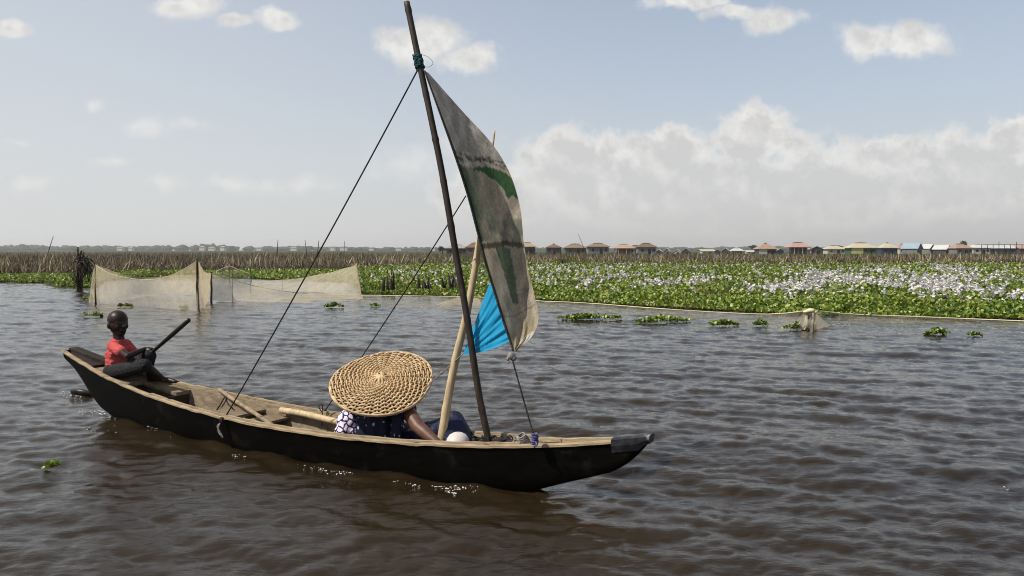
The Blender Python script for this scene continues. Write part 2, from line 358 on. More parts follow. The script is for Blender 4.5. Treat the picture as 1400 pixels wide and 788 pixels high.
    shade = math_('MULTIPLY_ADD', lp, 3.4, .58, clamp=True)
    K = 1 / SKY_STRENGTH
    def g(r, gg, b): return (r * K, gg * K, b * K, 1)
    elev = math_('MAXIMUM', Z, 0.0)
    haze = math_('EXPONENT', math_('MULTIPLY', elev, -9.0))
    # pale milky air over the Nishita blue
    base = mix(math_('MULTIPLY_ADD', math_('EXPONENT', math_('MULTIPLY', math_('MAXIMUM', Z, 0.0), -2.6)), .62, .06), math_('MULTIPLY', sky.outputs[0], 1.0) if False else sky.outputs[0], g(.59, .62, .66))
    base = mix(math_('MULTIPLY', haze, .92), base, mix(sstep(math_('MULTIPLY', u, -1), -4.5, 6), g(.43, .426, .418), g(.56, .558, .545)))
    left = math_('MULTIPLY', math_('MULTIPLY', sstep(math_('MULTIPLY', u, -1), -3, 7), front), .45)
    base = mix(left, base, g(.545, .56, .575))
    col = mix(math_('MULTIPLY', wisp, math_('MULTIPLY', front, .68)), base, g(.66, .65, .635))
    bsh = math_('ADD', math_('MULTIPLY', sstep(math_('ADD', fb, math_('MULTIPLY', math_('SUBTRACT', n1.outputs['Fac'], .5), 1.25)), .62, .12), .75), math_('MULTIPLY_ADD', lp, 2.6, .12), clamp=True)
    bcol = mix(bsh, g(.52, .51, .50), g(.70, .68, .655))
    bfade = math_('MULTIPLY', math_('MULTIPLY', bank, front), math_('MULTIPLY_ADD', haze, -1.35, 1.26, clamp=True))
    col = mix(bfade, col, bcol)
    ccol = mix(shade, g(.53, .525, .52), g(.70, .69, .665))
    col = mix(math_('MULTIPLY', cum, math_('MULTIPLY', front, .93)), col, ccol)
    col = mix(math_('MULTIPLY', rest, .80), col, g(.37, .35, .325))
    below = sstep(Z, -.02, -.12); col = mix(below, col, g(.10, .09, .07))
    L.new(col, bg.inputs[0])
build_world()
sc.view_settings.view_transform = 'Standard'; sc.view_settings.look = 'None'; sc.view_settings.exposure = .32; sc.view_settings.gamma = 1
sc.view_settings.use_curve_mapping = False
sc.render.engine = 'CYCLES'
cy = sc.cycles; cy.filter_width = 1.0; cy.max_bounces = 8; cy.transparent_max_bounces = 24; cy.volume_bounces = 0; cy.diffuse_bounces = 3; cy.glossy_bounces = 3
cy.sample_clamp_indirect = 6; cy.caustics_reflective = False; cy.caustics_refractive = False
try:
    cy.use_denoising = True; cy.denoising_prefilter = 'ACCURATE'; cy.denoiser = 'OPENIMAGEDENOISE'; cy.denoising_input_passes = 'RGB_ALBEDO_NORMAL'
except Exception: pass

# ------------------------------------------------------------------ boat shape functions
KN = [0, .12, .3, .5, .7, .88, 1.]
CW = np.polyfit(KN, [.094, .167, .256, .288, .222, .098, .031], 5)
CZ = np.polyfit(KN, [.508, .383, .261, .221, .224, .311, .42], 5)
KS = [-.03, .003, .03, .053, .08, .128, .25, .5, .78, .87, .905, .963, .985, 1.]
KZ = [.46, .376, .26, .145, .05, -.03, -.10, -.13, -.09, .0, .075, .192, .28, .385]
def bw(s): return np.maximum(np.polyval(CW, np.clip(s, -.03, 1)), .02)
def bz(s): return np.polyval(CZ, np.clip(s, -.03, 1))
def bk(s): return np.interp(s, KS, KZ)

# ------------------------------------------------------------------ water
def ocean(n, Lm, lp, slope, th, spread, seed):
    r = np.random.default_rng(seed); k1 = 2 * np.pi * np.fft.fftfreq(n, Lm / n); kx, ky = np.meshgrid(k1, k1, indexing='ij')
    k = np.hypot(kx, ky); k[0, 0] = 1; kp = 2 * np.pi / lp; ang = np.arctan2(ky, kx) - th
    S = k ** -3.6 * np.exp(-1.2 * (kp / k) ** 2) * (spread + np.cos(ang) ** 8) * np.exp(-(k * Lm / n * .9) ** 2)
    S[0, 0] = 0
    Hk = np.sqrt(S) * (r.normal(size=(n, n)) + 1j * r.normal(size=(n, n)))
    h = np.fft.ifft2(Hk).real; sx = np.fft.ifft2(1j * kx * Hk).real; sy = np.fft.ifft2(1j * ky * Hk).real
    g = slope / math.sqrt((sx ** 2 + sy ** 2).mean())
    dx = np.fft.ifft2(1j * kx / k * Hk).real; dy = np.fft.ifft2(1j * ky / k * Hk).real
    return h * g, dx * g, dy * g
def bil(A, x, y, Lm):
    n = A.shape[0]; fx = (x / Lm * n) % n; fy = (y / Lm * n) % n; i = np.floor(fx).astype(int) % n; j = np.floor(fy).astype(int) % n
    a = fx - np.floor(fx); b = fy - np.floor(fy); i1 = (i + 1) % n; j1 = (j + 1) % n
    return A[i, j] * (1 - a) * (1 - b) + A[i1, j] * a * (1 - b) + A[i, j1] * (1 - a) * b + A[i1, j1] * a * b
WTH = math.atan2(.92, .38)
TILES = [(ocean(512, 12.3, .82, .135, WTH, .05, 3), 12.3, 1e9, .0), (ocean(512, 4.3, .27, .16, WTH + .35, .10, 5), 4.3, 30.0, .45), (ocean(256, 31.0, 3.2, .03, WTH - .25, .05, 9), 31., 1e9, .2)]
def water_z(x, y):
    rr = np.hypot(x, y); z = np.zeros_like(x); dx = np.zeros_like(x); dy = np.zeros_like(x)
    for (A, Lm, far, rot) in TILES:
        c_, s_ = math.cos(rot), math.sin(rot); xr, yr = c_ * x + s_ * y, -s_ * x + c_ * y
        f = np.exp(-(rr / far) ** 2) * np.exp(-(rr / 220) ** 2)
        z += f * bil(A[0], xr, yr, Lm); a = f * bil(A[1], xr, yr, Lm); b = f * bil(A[2], xr, yr, Lm)
        dx += c_ * a - s_ * b; dy += s_ * a + c_ * b
    return z, dx, dy
def build_water():
    r = [.7]
    while r[-1] < 2600:
        q = r[-1]; r.append(q * (1.0062 if q < 45 else 1.02 if q < 200 else 1.15))
    r = np.array(r)
    a = np.concatenate([np.arange(-180, -48, 4.0), np.arange(-48, 48, .14), np.arange(48, 180, 4.0)]) * math.pi / 180
    R, A = np.meshgrid(r, a, indexing='ij'); x = R * np.sin(A); y = R * np.cos(A)
    z, dx, dy = water_z(x, y)
    px_, py_ = x - 1.15 * dx, y - 1.15 * dy
    # the hull pushes the water aside
    rel = np.stack([px_ - S0[0], py_ - S0[1]], -1); s = (rel @ AX[:2]) / BL; o = rel @ NX[:2]
    w = bw(s) * np.clip((-.015 - bk(s)) / .1, 0, 1) ** .5 * .80
    ins = (np.abs(o) < w - .012) & (s > .03) & (s < .9); z = np.where(ins, z * .2 - .16, z)
    # bow and stern wash
    d = np.abs(np.abs(o) - w); near = np.exp(-(d / .12) ** 2) * ((s > .05) & (s < .88)) * (~ins)
    z = z + near * .012 * np.sin(s * 60 + 14 * o)
    V = np.stack([px_, py_, z], -1).reshape(-1, 3); nr, na = R.shape
    i, j = np.meshgrid(np.arange(nr - 1), np.arange(na), indexing='ij'); j1 = (j + 1) % na
    Fc = np.stack([i * na + j, (i + 1) * na + j, (i + 1) * na + j1, i * na + j1], -1).reshape(-1, 4)[:, ::-1]
    m, nt, out = newmat('murky_lagoon_water'); L = nt.links; b = nt.nodes.new('ShaderNodeBsdfPrincipled')
    n0 = noise_node(nt, .35, 4, .6); rp = ramp_node(nt, n0.outputs['Fac'], [(.3, (.0150, .0100, .0048, 1)), (.7, (.022, .0145, .0072, 1))]); L.new(rp.outputs[0], b.inputs['Base Color'])
    b.inputs['Roughness'].default_value = .035; b.inputs['IOR'].default_value = 1.33; b.inputs['Specular IOR Level'].default_value = .5
    n1 = noise_node(nt, 7.5, 7, .62, (.5, 1.7, 1), .6); n2 = noise_node(nt, 2.2, 3, .5, (.55, 1.6, 1), .3)
    for q in [q for q in nt.nodes if q.type == 'MAPPING']: q.inputs['Rotation'].default_value = (0, 0, .36)
    bp = nt.nodes.new('ShaderNodeBump'); bp.inputs['Strength'].default_value = .5; bp.inputs['Distance'].default_value = .014
    L.new(n1.outputs['Fac'], bp.inputs['Height'])
    bp2 = nt.nodes.new('ShaderNodeBump'); bp2.inputs['Strength'].default_value = .35; bp2.inputs['Distance'].default_value = .03
    L.new(n2.outputs['Fac'], bp2.inputs['Height']); 
    n3 = noise_node(nt, 26, 5, .6, (.8, 1.5, 1), .3); bp3 = nt.nodes.new('ShaderNodeBump'); bp3.inputs['Strength'].default_value = .5; bp3.inputs['Distance'].default_value = .004
    L.new(n3.outputs['Fac'], bp3.inputs['Height']); L.new(bp3.outputs[0], bp.inputs['Normal']); L.new(bp.outputs[0], bp2.inputs['Normal']); L.new(bp2.outputs[0], b.inputs['Normal'])
    L.new(b.outputs[0], out.inputs['Surface'])
    w_ = obj('water', V, Fc, m, origin=(0, 0, 0), smooth=True); tag(w_, 'rippled brown lagoon water around the canoe', 'water', kind='structure')
build_water()

# ------------------------------------------------------------------ marsh ground
EDGE_PX = [(-900, 400), (-300, 389), (0, 386), (62, 387), (80, 393), (128, 394), (142, 384), (190, 380), (300, 380), (478, 386), (495, 402), (600, 405), (740, 411), (900, 421), (1110, 432), (1400, 438), (1600, 443), (2300, 462)]
REED_PX = [(-900, 383), (-300, 381), (0, 380), (140, 379), (150, 375), (300, 374), (480, 371), (520, 367), (640, 364), (900, 363), (1400, 362), (2300, 362)]
ex, ey = np.array(EDGE_PX, float).T; qx, qy = np.array(REED_PX, float).T
def edge_py(px): return np.interp(px, ex, ey)
def reed_py(px): return np.interp(px, qx, qy)
def Gv(px, py, z=0.0):
    X = (px - 700) / F; V = (394 - py) / F; dy = cp + V * sp; dz = -sp + V * cp; t = (z - H) / dz
    return np.stack([X * t, dy * t, np.full_like(t, z)], -1)
def build_ground():
    cols = np.concatenate([np.linspace(-900, 2300, 321)]); rows = []
    nz = np.random.default_rng(2)
    for f in (0, .012, .04, .1, .2, .35, .55, .8, 1): 
        p = Gv(cols, edge_py(cols) * (1 - f) + reed_py(cols) * f - f * 0); rows.append(p)
    base = Gv(cols, reed_py(cols)); dirs = base[:, :2] / np.linalg.norm(base[:, :2], axis=1)[:, None]
    for k, d in enumerate((8, 20, 45, 90, 180, 400, 900, 2400)):
        p = base.copy(); p[:, :2] += dirs * d; rows.append(p)
    Pt = np.array(rows); rs = Pt.shape
    Pt[..., 2] = .06 + nz.normal(size=rs[:2]) * .02; Pt[0, :, 2] = -.12; Pt[1, :, 2] = .03
    V = Pt.reshape(-1, 3); nr, nc = rs[:2]
    i, j = np.meshgrid(np.arange(nr - 1), np.arange(nc - 1), indexing='ij')
    Fc = np.stack([i * nc + j, i * nc + j + 1, (i + 1) * nc + j + 1, (i + 1) * nc + j], -1).reshape(-1, 4)
    o = obj('ground', V, Fc, M['ground'], origin=(0, 60, 0), smooth=True); tag(o, 'flat marsh ground under the plants behind the water', 'ground', kind='structure')
build_ground()

# ------------------------------------------------------------------ scattered plants
def rot_frames(n, lean_lo, lean_hi, r):
    """random direction along the blade (unit), sideways and face normal"""
    az = r.uniform(0, 2 * np.pi, n); el = r.uniform(lean_lo, lean_hi, n)
    d = np.stack([np.cos(el) * np.cos(az), np.cos(el) * np.sin(az), np.sin(el)], -1)
    s = np.stack([-np.sin(az), np.cos(az), np.zeros(n)], -1)
    tw = r.uniform(-.7, .7, n)[:, None]; nn = np.cross(d, s); s2 = s * np.cos(tw) + nn * np.sin(tw)
    return d, s2, np.cross(d, s2)
LT = np.array([(0, 0, 0), (.30, .40, .10), (.74, .40, .10), (1.05, 0, .0), (.74, -.40, .10), (.30, -.40, .10)])
def leaves(pos, size, r, lo=.35, hi=1.35):
    n = len(pos); d, s, nn = rot_frames(n, lo, hi, r)
    V = pos[:, None] + size[:, None, None] * (LT[None, :, 0:1] * d[:, None] + LT[None, :, 1:2] * s[:, None] + LT[None, :, 2:3] * nn[:, None])
    b = (np.arange(n) * 6)[:, None]; Fc = np.concatenate([b + np.array([[0, 1, 2, 3]]), b + np.array([[0, 3, 4, 5]])], 1).reshape(-1, 4)
    return V.reshape(-1, 3), Fc
def lump(x, y, s, seed):
    r = np.random.default_rng(seed); v = np.zeros_like(x)
    for k in range(7):
        a = r.uniform(0, 6.28); f = s * r.uniform(.6, 2.2); v += np.sin(f * (x * math.cos(a) + y * math.sin(a)) + r.uniform(0, 6.28))
    return v / 7 ** .5
def build_hyacinth():
    r = np.random.default_rng(11); n = 130000
    px = r.uniform(-260, 1680, n); t = np.where(r.uniform(size=n) < .22, r.uniform(-.01, .16, n), r.uniform(0, 1, n) ** .75)
    e, q = edge_py(px), reed_py(px) - 1.0
    py = e * (1 - t) + q * t; p = Gv(px, py)
    d = np.hypot(p[:, 0], p[:, 1]); lm = lump(p[:, 0], p[:, 1], .9, 4)
    keep = ~((px > 140) & (px < 470) & (t > .25) & (r.uniform(size=n) < .55)); p, d, lm, t = p[keep], d[keep], lm[keep], t[keep]
    e_in = np.clip((t * 14), .12, 1)
    p[:, 2] = .02 + .03 * e_in + e_in * np.where(px[keep] < 480, .6, 1) * (.10 + .07 * lm.clip(-1, 1.5) + r.uniform(0, .10, len(p)))
    size = (.058 + .0011 * d) * r.uniform(.7, 1.25, len(p))
    V, Fc = leaves(p, size, r); 
    o = obj('water_hyacinth', V, Fc, M['leaf'], origin=(5, 30, 0)); tag(o, 'wide bank of green water hyacinth in pale bloom', 'water plants', kind='stuff')
    # flower spikes
    B = [(1230, 392, 95, 16, 1.35), (1150, 396, 70, 13, 1.1), (1300, 400, 60, 12, .8), (1270, 372, 55, 7, .9), (1110, 382, 50, 10, .6), (885, 392, 45, 8, .9), (930, 396, 30, 6, .5), (965, 391, 30, 6, .6), (1060, 408, 40, 8, .5),
         (760, 372, 60, 8, .3), (800, 380, 60, 10, .3), (850, 370, 90, 6, .3), (1000, 368, 90, 4, .4), (760, 395, 50, 12, .2), (805, 397, 18, 6, .7), (1370, 405, 40, 12, .5), (1350, 378, 80, 8, .35), (1385, 416, 20, 8, .5), (560, 385, 60, 12, .14), (620, 380, 40, 12, .16)]
    m = 26000; fx = r.uniform(490, 1620, m); ft = r.uniform(.05, 1, m) ** .8; fy = edge_py(fx) * (1 - ft) + (reed_py(fx) + 1) * ft
    dens = np.full(m, .014)
    for (cx, cy_, sx, sy, a) in B: dens += a * np.exp(-((fx - cx) / sx) ** 2 - ((fy - cy_) / sy) ** 2) * .30
    fp = Gv(fx, fy); dens *= (.5 + .75 * lump(fp[:, 0], fp[:, 1], 1.3, 8)).clip(.03, 1.6)
    k = r.uniform(size=m) < dens; fp = fp[k]; nf = len(fp); fd = np.hypot(fp[:, 0], fp[:, 1])
    fp[:, 2] = .30 + r.uniform(-.04, .1, nf)
    nq = 8; c = np.repeat(fp, nq, 0) + r.normal(size=(nf * nq, 3)) * np.array([.03, .03, .045]); sz = np.repeat(.029 + .00035 * fd, nq) * r.uniform(.7, 1.2, nf * nq)
    d1, s1, n1 = rot_frames(len(c), -.9, 1.3, r)
    Q = np.array([(-.5, -.6), (.6, -.45), (.5, .6), (-.6, .5)]) * 1.6
    V = c[:, None] + sz[:, None, None] * (Q[None, :, 0:1] * d1[:, None] + Q[None, :, 1:2] * s1[:, None])
    obj('flowers', V.reshape(-1, 3), np.arange(len(c) * 4).reshape(-1, 4), M['flower'], o)
build_hyacinth()
def blades(p, hgt, wid, r, lo, hi, bend):
    n = len(p); d, s, nn = rot_frames(n, lo, hi, r); bd = r.uniform(-bend, bend, n)[:, None]
    V = []
    for f, w in ((0, 1.0), (.45, .9), (.8, .6), (1, .08)):
        c = p + d * (hgt[:, None] * f) + nn * bd * hgt[:, None] * f * f - UP * (hgt[:, None] * .18 * f * f * np.abs(bd))
        V += [c - s * wid[:, None] * w * .5, c + s * wid[:, None] * w * .5]
    V = np.stack(V, 1); b = (np.arange(n) * 8)[:, None]
    Fc = np.concatenate([b + np.array([[0, 1, 3, 2]]), b + np.array([[2, 3, 5, 4]]), b + np.array([[4, 5, 7, 6]])], 1).reshape(-1, 4)
    return V.reshape(-1, 3), Fc
def build_reeds():
    r = np.random.default_rng(21)
    def scatter(n, depth, px0=-300, px1=1700):
        px = r.uniform(px0, px1, n); b = Gv(px, reed_py(px)); dr = b[:, :2] / np.linalg.norm(b[:, :2], axis=1)[:, None]
        e = r.uniform(0, 1, n) ** 2.2 * depth; b[:, :2] += dr * e[:, None]; return px, b, e
    px, p, e = scatter(52000, 150); lm = lump(p[:, 0], p[:, 1], .25, 6); d = np.hypot(p[:, 0], p[:, 1])
    left = np.clip((560 - px) / 120, 0, 1)
    hg = (.72 + .22 * left + .16 * lm + .14 * np.clip(e / 60, 0, 1)) * r.uniform(.55, 1.22, len(p)); wd = (.022 + .00045 * d) * r.uniform(.5, 1.2, len(p))
    l2 = lump(p[:, 0], p[:, 1], .8, 41); hg = np.clip(hg * (.84 + .34 * l2), .25, 1.44)
    green = lump(p[:, 0], p[:, 1], .12, 31) + .45 * (1 - left) - .25 + np.where((px > 520) & (e > 12), .25, -.35) + r.normal(size=len(p)) * .5 > .50
    V, Fc = blades(p[~green], hg[~green], wd[~green], r, .35, 1.5, .5)
    o = obj('reeds', V, Fc, M['reed'], origin=(0, 70, 0)); tag(o, 'belt of dead brown reeds behind the hyacinth', 'reeds', kind='stuff')
    px, p2, e = scatter(17000, 45); k2 = lump(p2[:, 0], p2[:, 1], .5, 14) + r.normal(size=len(p2)) * .5 + .8 * np.exp(-((px - 430) / 110) ** 2) > .15; p2 = p2[k2]; d2 = np.hypot(p2[:, 0], p2[:, 1])
    V, Fc = blades(p2, r.uniform(.6, 1.35, len(p2)), (.035 + .0006 * d2) * r.uniform(.6, 1.3, len(p2)), r, .05, 1.1, 1.0); obj('broken_stems', V, Fc, M['straw'], o)
    V, Fc = blades(p[green], hg[green] * .95, wd[green], r, .7, 1.5, .35)
    o = obj('sedge', V, Fc, M['sedge'], origin=(0, 70, 0)); tag(o, 'yellow green sedge growing among the dead reeds', 'sedge', kind='stuff')
build_reeds()
def build_treeline():
    r = np.random.default_rng(5); mb = MB()
    prof_x = [-500, -60, 0, 30, 100, 200, 262, 300, 320, 420, 600, 800, 1000, 1060, 1150, 1500, 2000]
    prof_y = [336, 336, 335, 333.5, 335.5, 335.5, 333.5, 332.5, 335.5, 336.5, 337.5, 338, 337, 335.5, 337, 338, 338]
    for k in range(1500):
        px = r.uniform(-500, 1900); Y = r.uniform(1250, 1750); top = P(px, np.interp(px, prof_x, prof_y) + r.uniform(-.6, 2.2), Y); h = max(top[2] * r.uniform(.7, 1), 2.5)
        w = r.uniform(5, 13); R = np.array([w, w * .7, h * .52])
        n0 = len(mb.v); mb.ball((top[0], top[1], h * .48), R, 9, 6)
        for i in range(n0, len(mb.v)):
            v = np.array(mb.v[i]); c_ = np.array([top[0], top[1], h * .48]); mb.v[i] = tuple(c_ + (v - c_) * r.uniform(.72, 1.08))
    o = mb.obj('treeline', M['far_leaf'], origin=(0, 1500, 0)); tag(o, 'low hazy treeline along the horizon', 'treeline', kind='stuff')
    for k, (px, w, h) in enumerate([(165, 11, 4), (180, 8, 4), (277, 9, 5), (290, 12, 4), (305, 9, 5), (355, 10, 4), (402, 12, 4), (455, 9, 5), (470, 14, 5), (508, 9, 4), (545, 10, 4), (592, 9, 4)]):
        Y = 1150.; c = P(px, 340, Y); hw = w * Y / F / 3; z0, z1 = 0.2, h * .9 + 1.2
        e = empty('distant_house', (c[0], Y, 0), 'tiny pale house in the hazy treeline on the horizon', 'house', 'tiny houses in the treeline')
        MB().box((c[0], Y, (z0 + z1) / 2), (hw, 0, 0), (0, 4, 0), (0, 0, (z1 - z0) / 2)).obj('wall', M['far_wall'], e)
        MB().add([(c[0] - hw * 1.1, Y - 4.5, z1), (c[0] + hw * 1.1, Y - 4.5, z1), (c[0] + hw * 1.1, Y + 4.5, z1), (c[0] - hw * 1.1, Y + 4.5, z1), (c[0] - hw * .8, Y, z1 + 1.5), (c[0] + hw * .8, Y, z1 + 1.5)],
                 [(0, 1, 5, 4), (1, 2, 5), (2, 3, 4, 5), (3, 0, 4), (3, 2, 1, 0)]).obj('roof', M['far_roof'], e)
build_treeline()

# ------------------------------------------------------------------ the sailing canoe
PROF = [(0, 0), (.5, .015), (.70, .10), (.83, .32), (.92, .66), (1, 1)]
def section(s, off=0.0, lift=0.0, top=0.0):
    w, zr, zk = bw(s) - off, bz(s) - top, bk(s) + lift
    zk = min(zk, zr - .02); w = max(w, .008)
    half = [(w * a, zk + (zr - zk) * b) for a, b in PROF]
    return [BW(s, -a, z) for a, z in half[::-1]] + [BW(s, a, z) for a, z in half[1:]]
SS = np.concatenate([np.linspace(-.03, .12, 16), np.linspace(.15, .85, 36), np.linspace(.87, 1.0, 14)])
canoe = empty('sailing_canoe', BW(.5, 0, 0), 'black tarred wooden canoe with bamboo mast and patched grey sail', 'canoe')
def build_canoe():
    r = np.random.default_rng(4)
    mb = MB(); mb.grid([section(s) for s in SS])
    k = len(section(0)); n = len(SS)
    mb.f.append(tuple(range(k))); mb.f.append(tuple((n - 1) * k + i for i in range(k))[::-1])
    hull = mb.obj('hull', M['hull'], canoe, True)
    cap = MB(); cs = np.linspace(.964, 1.004, 8)
    rows = []
    for s in cs:
        w, zr, zk = bw(min(s, 1)) + .004, bz(s) + .02, bk(s); lo = max(zr - .085, zk + .01); hw = w
        rows.append([BW(s, -w * .93, lo), BW(s, -w - .012, lo + (zr - lo) * .5), BW(s, -w - .014, zr - .006), BW(s, -w + .01, zr + .003), BW(s, w - .01, zr + .003), BW(s, w + .018, zr - .006), BW(s, w + .012, lo + (zr - lo) * .5), BW(s, w * .93, lo)])
    cap.grid(rows); cap.f.append(tuple(range(7 * 8, 8 * 8))); cap.obj('bow_cap', M['bow_metal'], hull, False)
    ln = MB(); IS = SS[(SS > -.02) & (SS < .975)]
    ln.grid([section(s, .022, .05 if s > .1 else .03, .004) for s in IS]); ln.obj('lining', M['wood_in'], canoe, True)
    # gunwales, each a worn strip with a second thinner batten on it
    for sd in (-1, 1):
        g = MB(); rows = []; S2 = np.linspace(-.032, .968, 90)
        for i, s in enumerate(S2):
            w, z = bw(s), bz(s); j = r.normal() * .0015; jz = r.normal() * .002
            a, b = w - .026, w + .010 + j
            rows.append([BW(s, sd * a, z - .016), BW(s, sd * a, z + .008 + jz), BW(s, sd * (b - .006), z + .010 + jz), BW(s, sd * b, z + .002), BW(s, sd * b, z - .011 + jz), BW(s, sd * a, z - .016)])
        g.grid(rows); m_ = len(rows); g.f.append((0, 1, 2, 3, 4)); g.f.append(tuple((m_ - 1) * 6 + q for q in (4, 3, 2, 1, 0)))
        go = g.obj('gunwale', M['rail'], canoe)
        t = MB(); rows = []
        for s in np.linspace(.245, .86, 60):
            w, z = bw(s), bz(s) + .011; jz = r.normal() * .0015
            a, b = w - .024, w - .002
            rows.append([BW(s, sd * a, z - .002), BW(s, sd * a, z + .010 + jz), BW(s, sd * b, z + .010 + jz), BW(s, sd * b, z - .002)])
        t.grid(rows); t.f.append((0, 1, 2, 3)); t.f.append(tuple(59 * 4 + q for q in (3, 2, 1, 0))); t.obj('batten', M['rail'], go)
    def plank(name, s0, s1, o0, o1, dz, mat, th=.022, n=8):
        m = MB(); rows = []
        for s in np.linspace(s0, s1, n):
            w = bw(s) - .026; a, b = max(o0, -w) if o0 > -9 else -w, min(o1, w) if o1 < 9 else w
            z = bz(s) - dz; rows.append([BW(s, a, z), BW(s, b, z), BW(s, b, z - th), BW(s, a, z - th), BW(s, a, z)])
        m.grid(rows); m.f.append((0, 1, 2, 3)); m.f.append(tuple((n - 1) * 5 + q for q in (3, 2, 1, 0)))
        return m.obj(name, mat, canoe)
    plank('stern_deck', -.022, .05, -9, 9, .012, M['dark_board'])
    plank('stern_seat', .055, .152, -.085, 9, .028, M['board'], .03); plank('seat_shelf', .154, .235, .055, 9, .030, M['board'], .03)
    rows = []; m = MB()
    for s in np.linspace(-.034, .10, 12):
        w, z = bw(s), bz(s); rows.append([BW(s, w - .075, z + .016), BW(s, w + .021, z + .016), BW(s, w + .023, z - .03), BW(s, w - .075, z - .045), BW(s, w - .075, z + .016)])
    m.grid(rows); m.f.append((0, 1, 2, 3)); m.f.append(tuple(55 + q for q in (3, 2, 1, 0))); m.obj('quarter_board', M['dark_board'], canoe)
    m = MB(); s = .233; w = bw(s) - .03
    m.box(BW(s, 0, (bz(s) - .06 + bk(s) + .04) / 2), NX * w * .93, AX * .009, UP * ((bz(s) - .062 - bk(s) - .04) / 2)); m.obj('bulkhead', M['dark_board'], canoe)  # shade under the seat is put into the bulkhead's dark colour
    plank('thwart', .345, .392, -9, 9, .055, M['board'], .02); plank('thwart', .408, .442, -9, 9, .075, M['board'], .02)
    plank('thwart', .785, .825, -9, 9, .05, M['dark_board'], .025); plank('foredeck', .895, .955, -9, 9, .02, M['board'], .02); plank('thwart', .862, .885, -9, 9, .03, M['board'], .02)
    f = MB()
    for k in range(3):
        rows = []
        for s in np.linspace(.26, .86, 20):
            o = (k - 1) * .105 * min(1, bw(s) / .25); z = bk(s) + .066; h = .047 * min(1, bw(s) / .25)
            rows.append([BW(s, o - h, z), BW(s, o + h, z), BW(s, o + h, z - .012), BW(s, o - h, z - .012)])
        f.grid(rows)
    f.obj('floor_boards', M['board'], canoe)
    # mast
    pts = smoothline([BP(672, 632), BP(668, 603), BP(655, 540), BP(637, 425), BP(622, 340), BP(605, 240), BP(590, 165), BP(573, 85), BP(556, 3)], 120)
    L = np.concatenate([[0], np.cumsum(np.linalg.norm(np.diff(pts, axis=0), axis=1))])
    def bamboo(L, r0, r1, pitch, ph=.1):
        rr = np.interp(L, [0, L[-1]], [r0, r1]); d = np.abs(((L + ph) % pitch) - pitch / 2); return rr * (1 + .16 * np.exp(-(d / .012) ** 2))
    mast = MB().tube(pts, bamboo(L, .0225, .0205, .30), 12).obj('mast', M['mast'], canoe, True)
    lb = MB(); c = BP(572.5, 85); ax = pts[-14] - pts[-20]; ax /= np.linalg.norm(ax)
    q1 = np.cross(ax, [0, 1, 0]); q1 /= np.linalg.norm(q1); q2 = np.cross(ax, q1); th = np.linspace(0, 2 * math.pi * 6, 130)
    hel = [c + ax * (.045 - .09 * t / th[-1] + .008 * math.sin(5 * t)) + (q1 * math.cos(t) + q2 * math.sin(t)) * (.026 + .003 * math.sin(3.3 * t)) for t in th]
    lb.tube(hel, .0065, 6); lb.tube(smoothline([hel[10], BP(585, 78, -.03), BP(592, 86, -.03), BP(586, 92, -.03), BP(578, 90, -.03)], 20), .0014, 5)
    lb.ball(c - q1 * .02 - NX * .02, (.02, .018, .016)); lb.obj('lashing', M['teal_rope'], mast, True)
    # sprit
    pts = smoothline([BP(600, 622, 0), BP(603, 603, 0), BP(620, 505, .05), BP(639, 425, .1), BP(655, 332, .2), BP(667, 250, .3), BP(676, 179, .38)], 90)
    L = np.concatenate([[0], np.cumsum(np.linalg.norm(np.diff(pts, axis=0), axis=1))])
    rr = bamboo(L, .030, .020, .34, .2) * np.interp(L / L[-1], [0, .65, .9, 1], [1, .95, .55, .35]); MB().tube(pts, rr, 12).obj('sprit', M['pole'], canoe, True)
    # sail
    LU = smoothline([(581, 97), (600, 150), (622, 212), (640, 268), (655, 325), (664, 360), (677, 402), (688, 438), (696, 462), (699.5, 472), (702, 481)], 150)
    LE = smoothline([(586, 100), (632, 152), (672, 196), (697, 237), (711, 283), (716, 330), (722, 368), (731, 405), (736.5, 434), (728, 459), (706, 480)], 150)
    U = np.linspace(0, 1, 64); V_ = np.linspace(0, 1, 150); Pt = np.zeros((150, 64, 3)); PX = np.zeros((150, 64, 2))
    for i in range(150):
        for j in range(64):
            u, v = U[j], V_[i]; p = LU[i] * (1 - u) + LE[i] * u; PX[i, j] = p
            ol = -.13 * v ** 1.3; ole = ol + .44 * math.sin(math.pi * min(1, v * .93 + .07)) ** .8 * (1 - .25 * v)
            o = ol * (1 - u) + ole * u + .12 * math.sin(math.pi * u) * math.sin(math.pi * v)
            # creases: long pulls from the tack and a slack leech
            o += .006 * math.sin(26 * u + 5 * v) * v + .012 * math.sin(9 * u / (1.05 - .5 * v) + 3) * v ** 2 + .010 * math.sin(70 * v) * u ** 3 * v
            dv = max(0, v - .72) / .28; o += .018 * math.sin(22 * u) * dv * (.3 + u)
            Pt[i, j] = BP(p[0], p[1], o)
    mb = MB(); mb.grid(Pt); so_ = mb.obj('sail', M['sail'], canoe, True)
    x, y = PX[..., 0].ravel(), PX[..., 1].ravel(); uu = np.tile(U, 150)
    x = x + lump(x, y, .5, 1) * .6; y = y + lump(x, y, .6, 2) * .5
    col = lambda a, b, c_: np.array(lin(a, b, c_)[:3])
    t = np.interp(y, [90, 225, 230, 330, 345, 480], [0, .2, 1, 1, 1.7, 2])[:, None]
    base = np.where(t < 1, col(176, 171, 163) * (1 - t) + col(182, 170, 152) * t, col(182, 170, 152) * (2 - t) + col(182, 169, 148) * (t - 1))
    base = base * (1 + .16 * lump(x * 1.0, y * .4, .35, 3)[:, None])
    def blend(mask, c_): 
        nonlocal base; m = np.clip(mask, 0, 1)[:, None]; base = base * (1 - m) + c_ * m
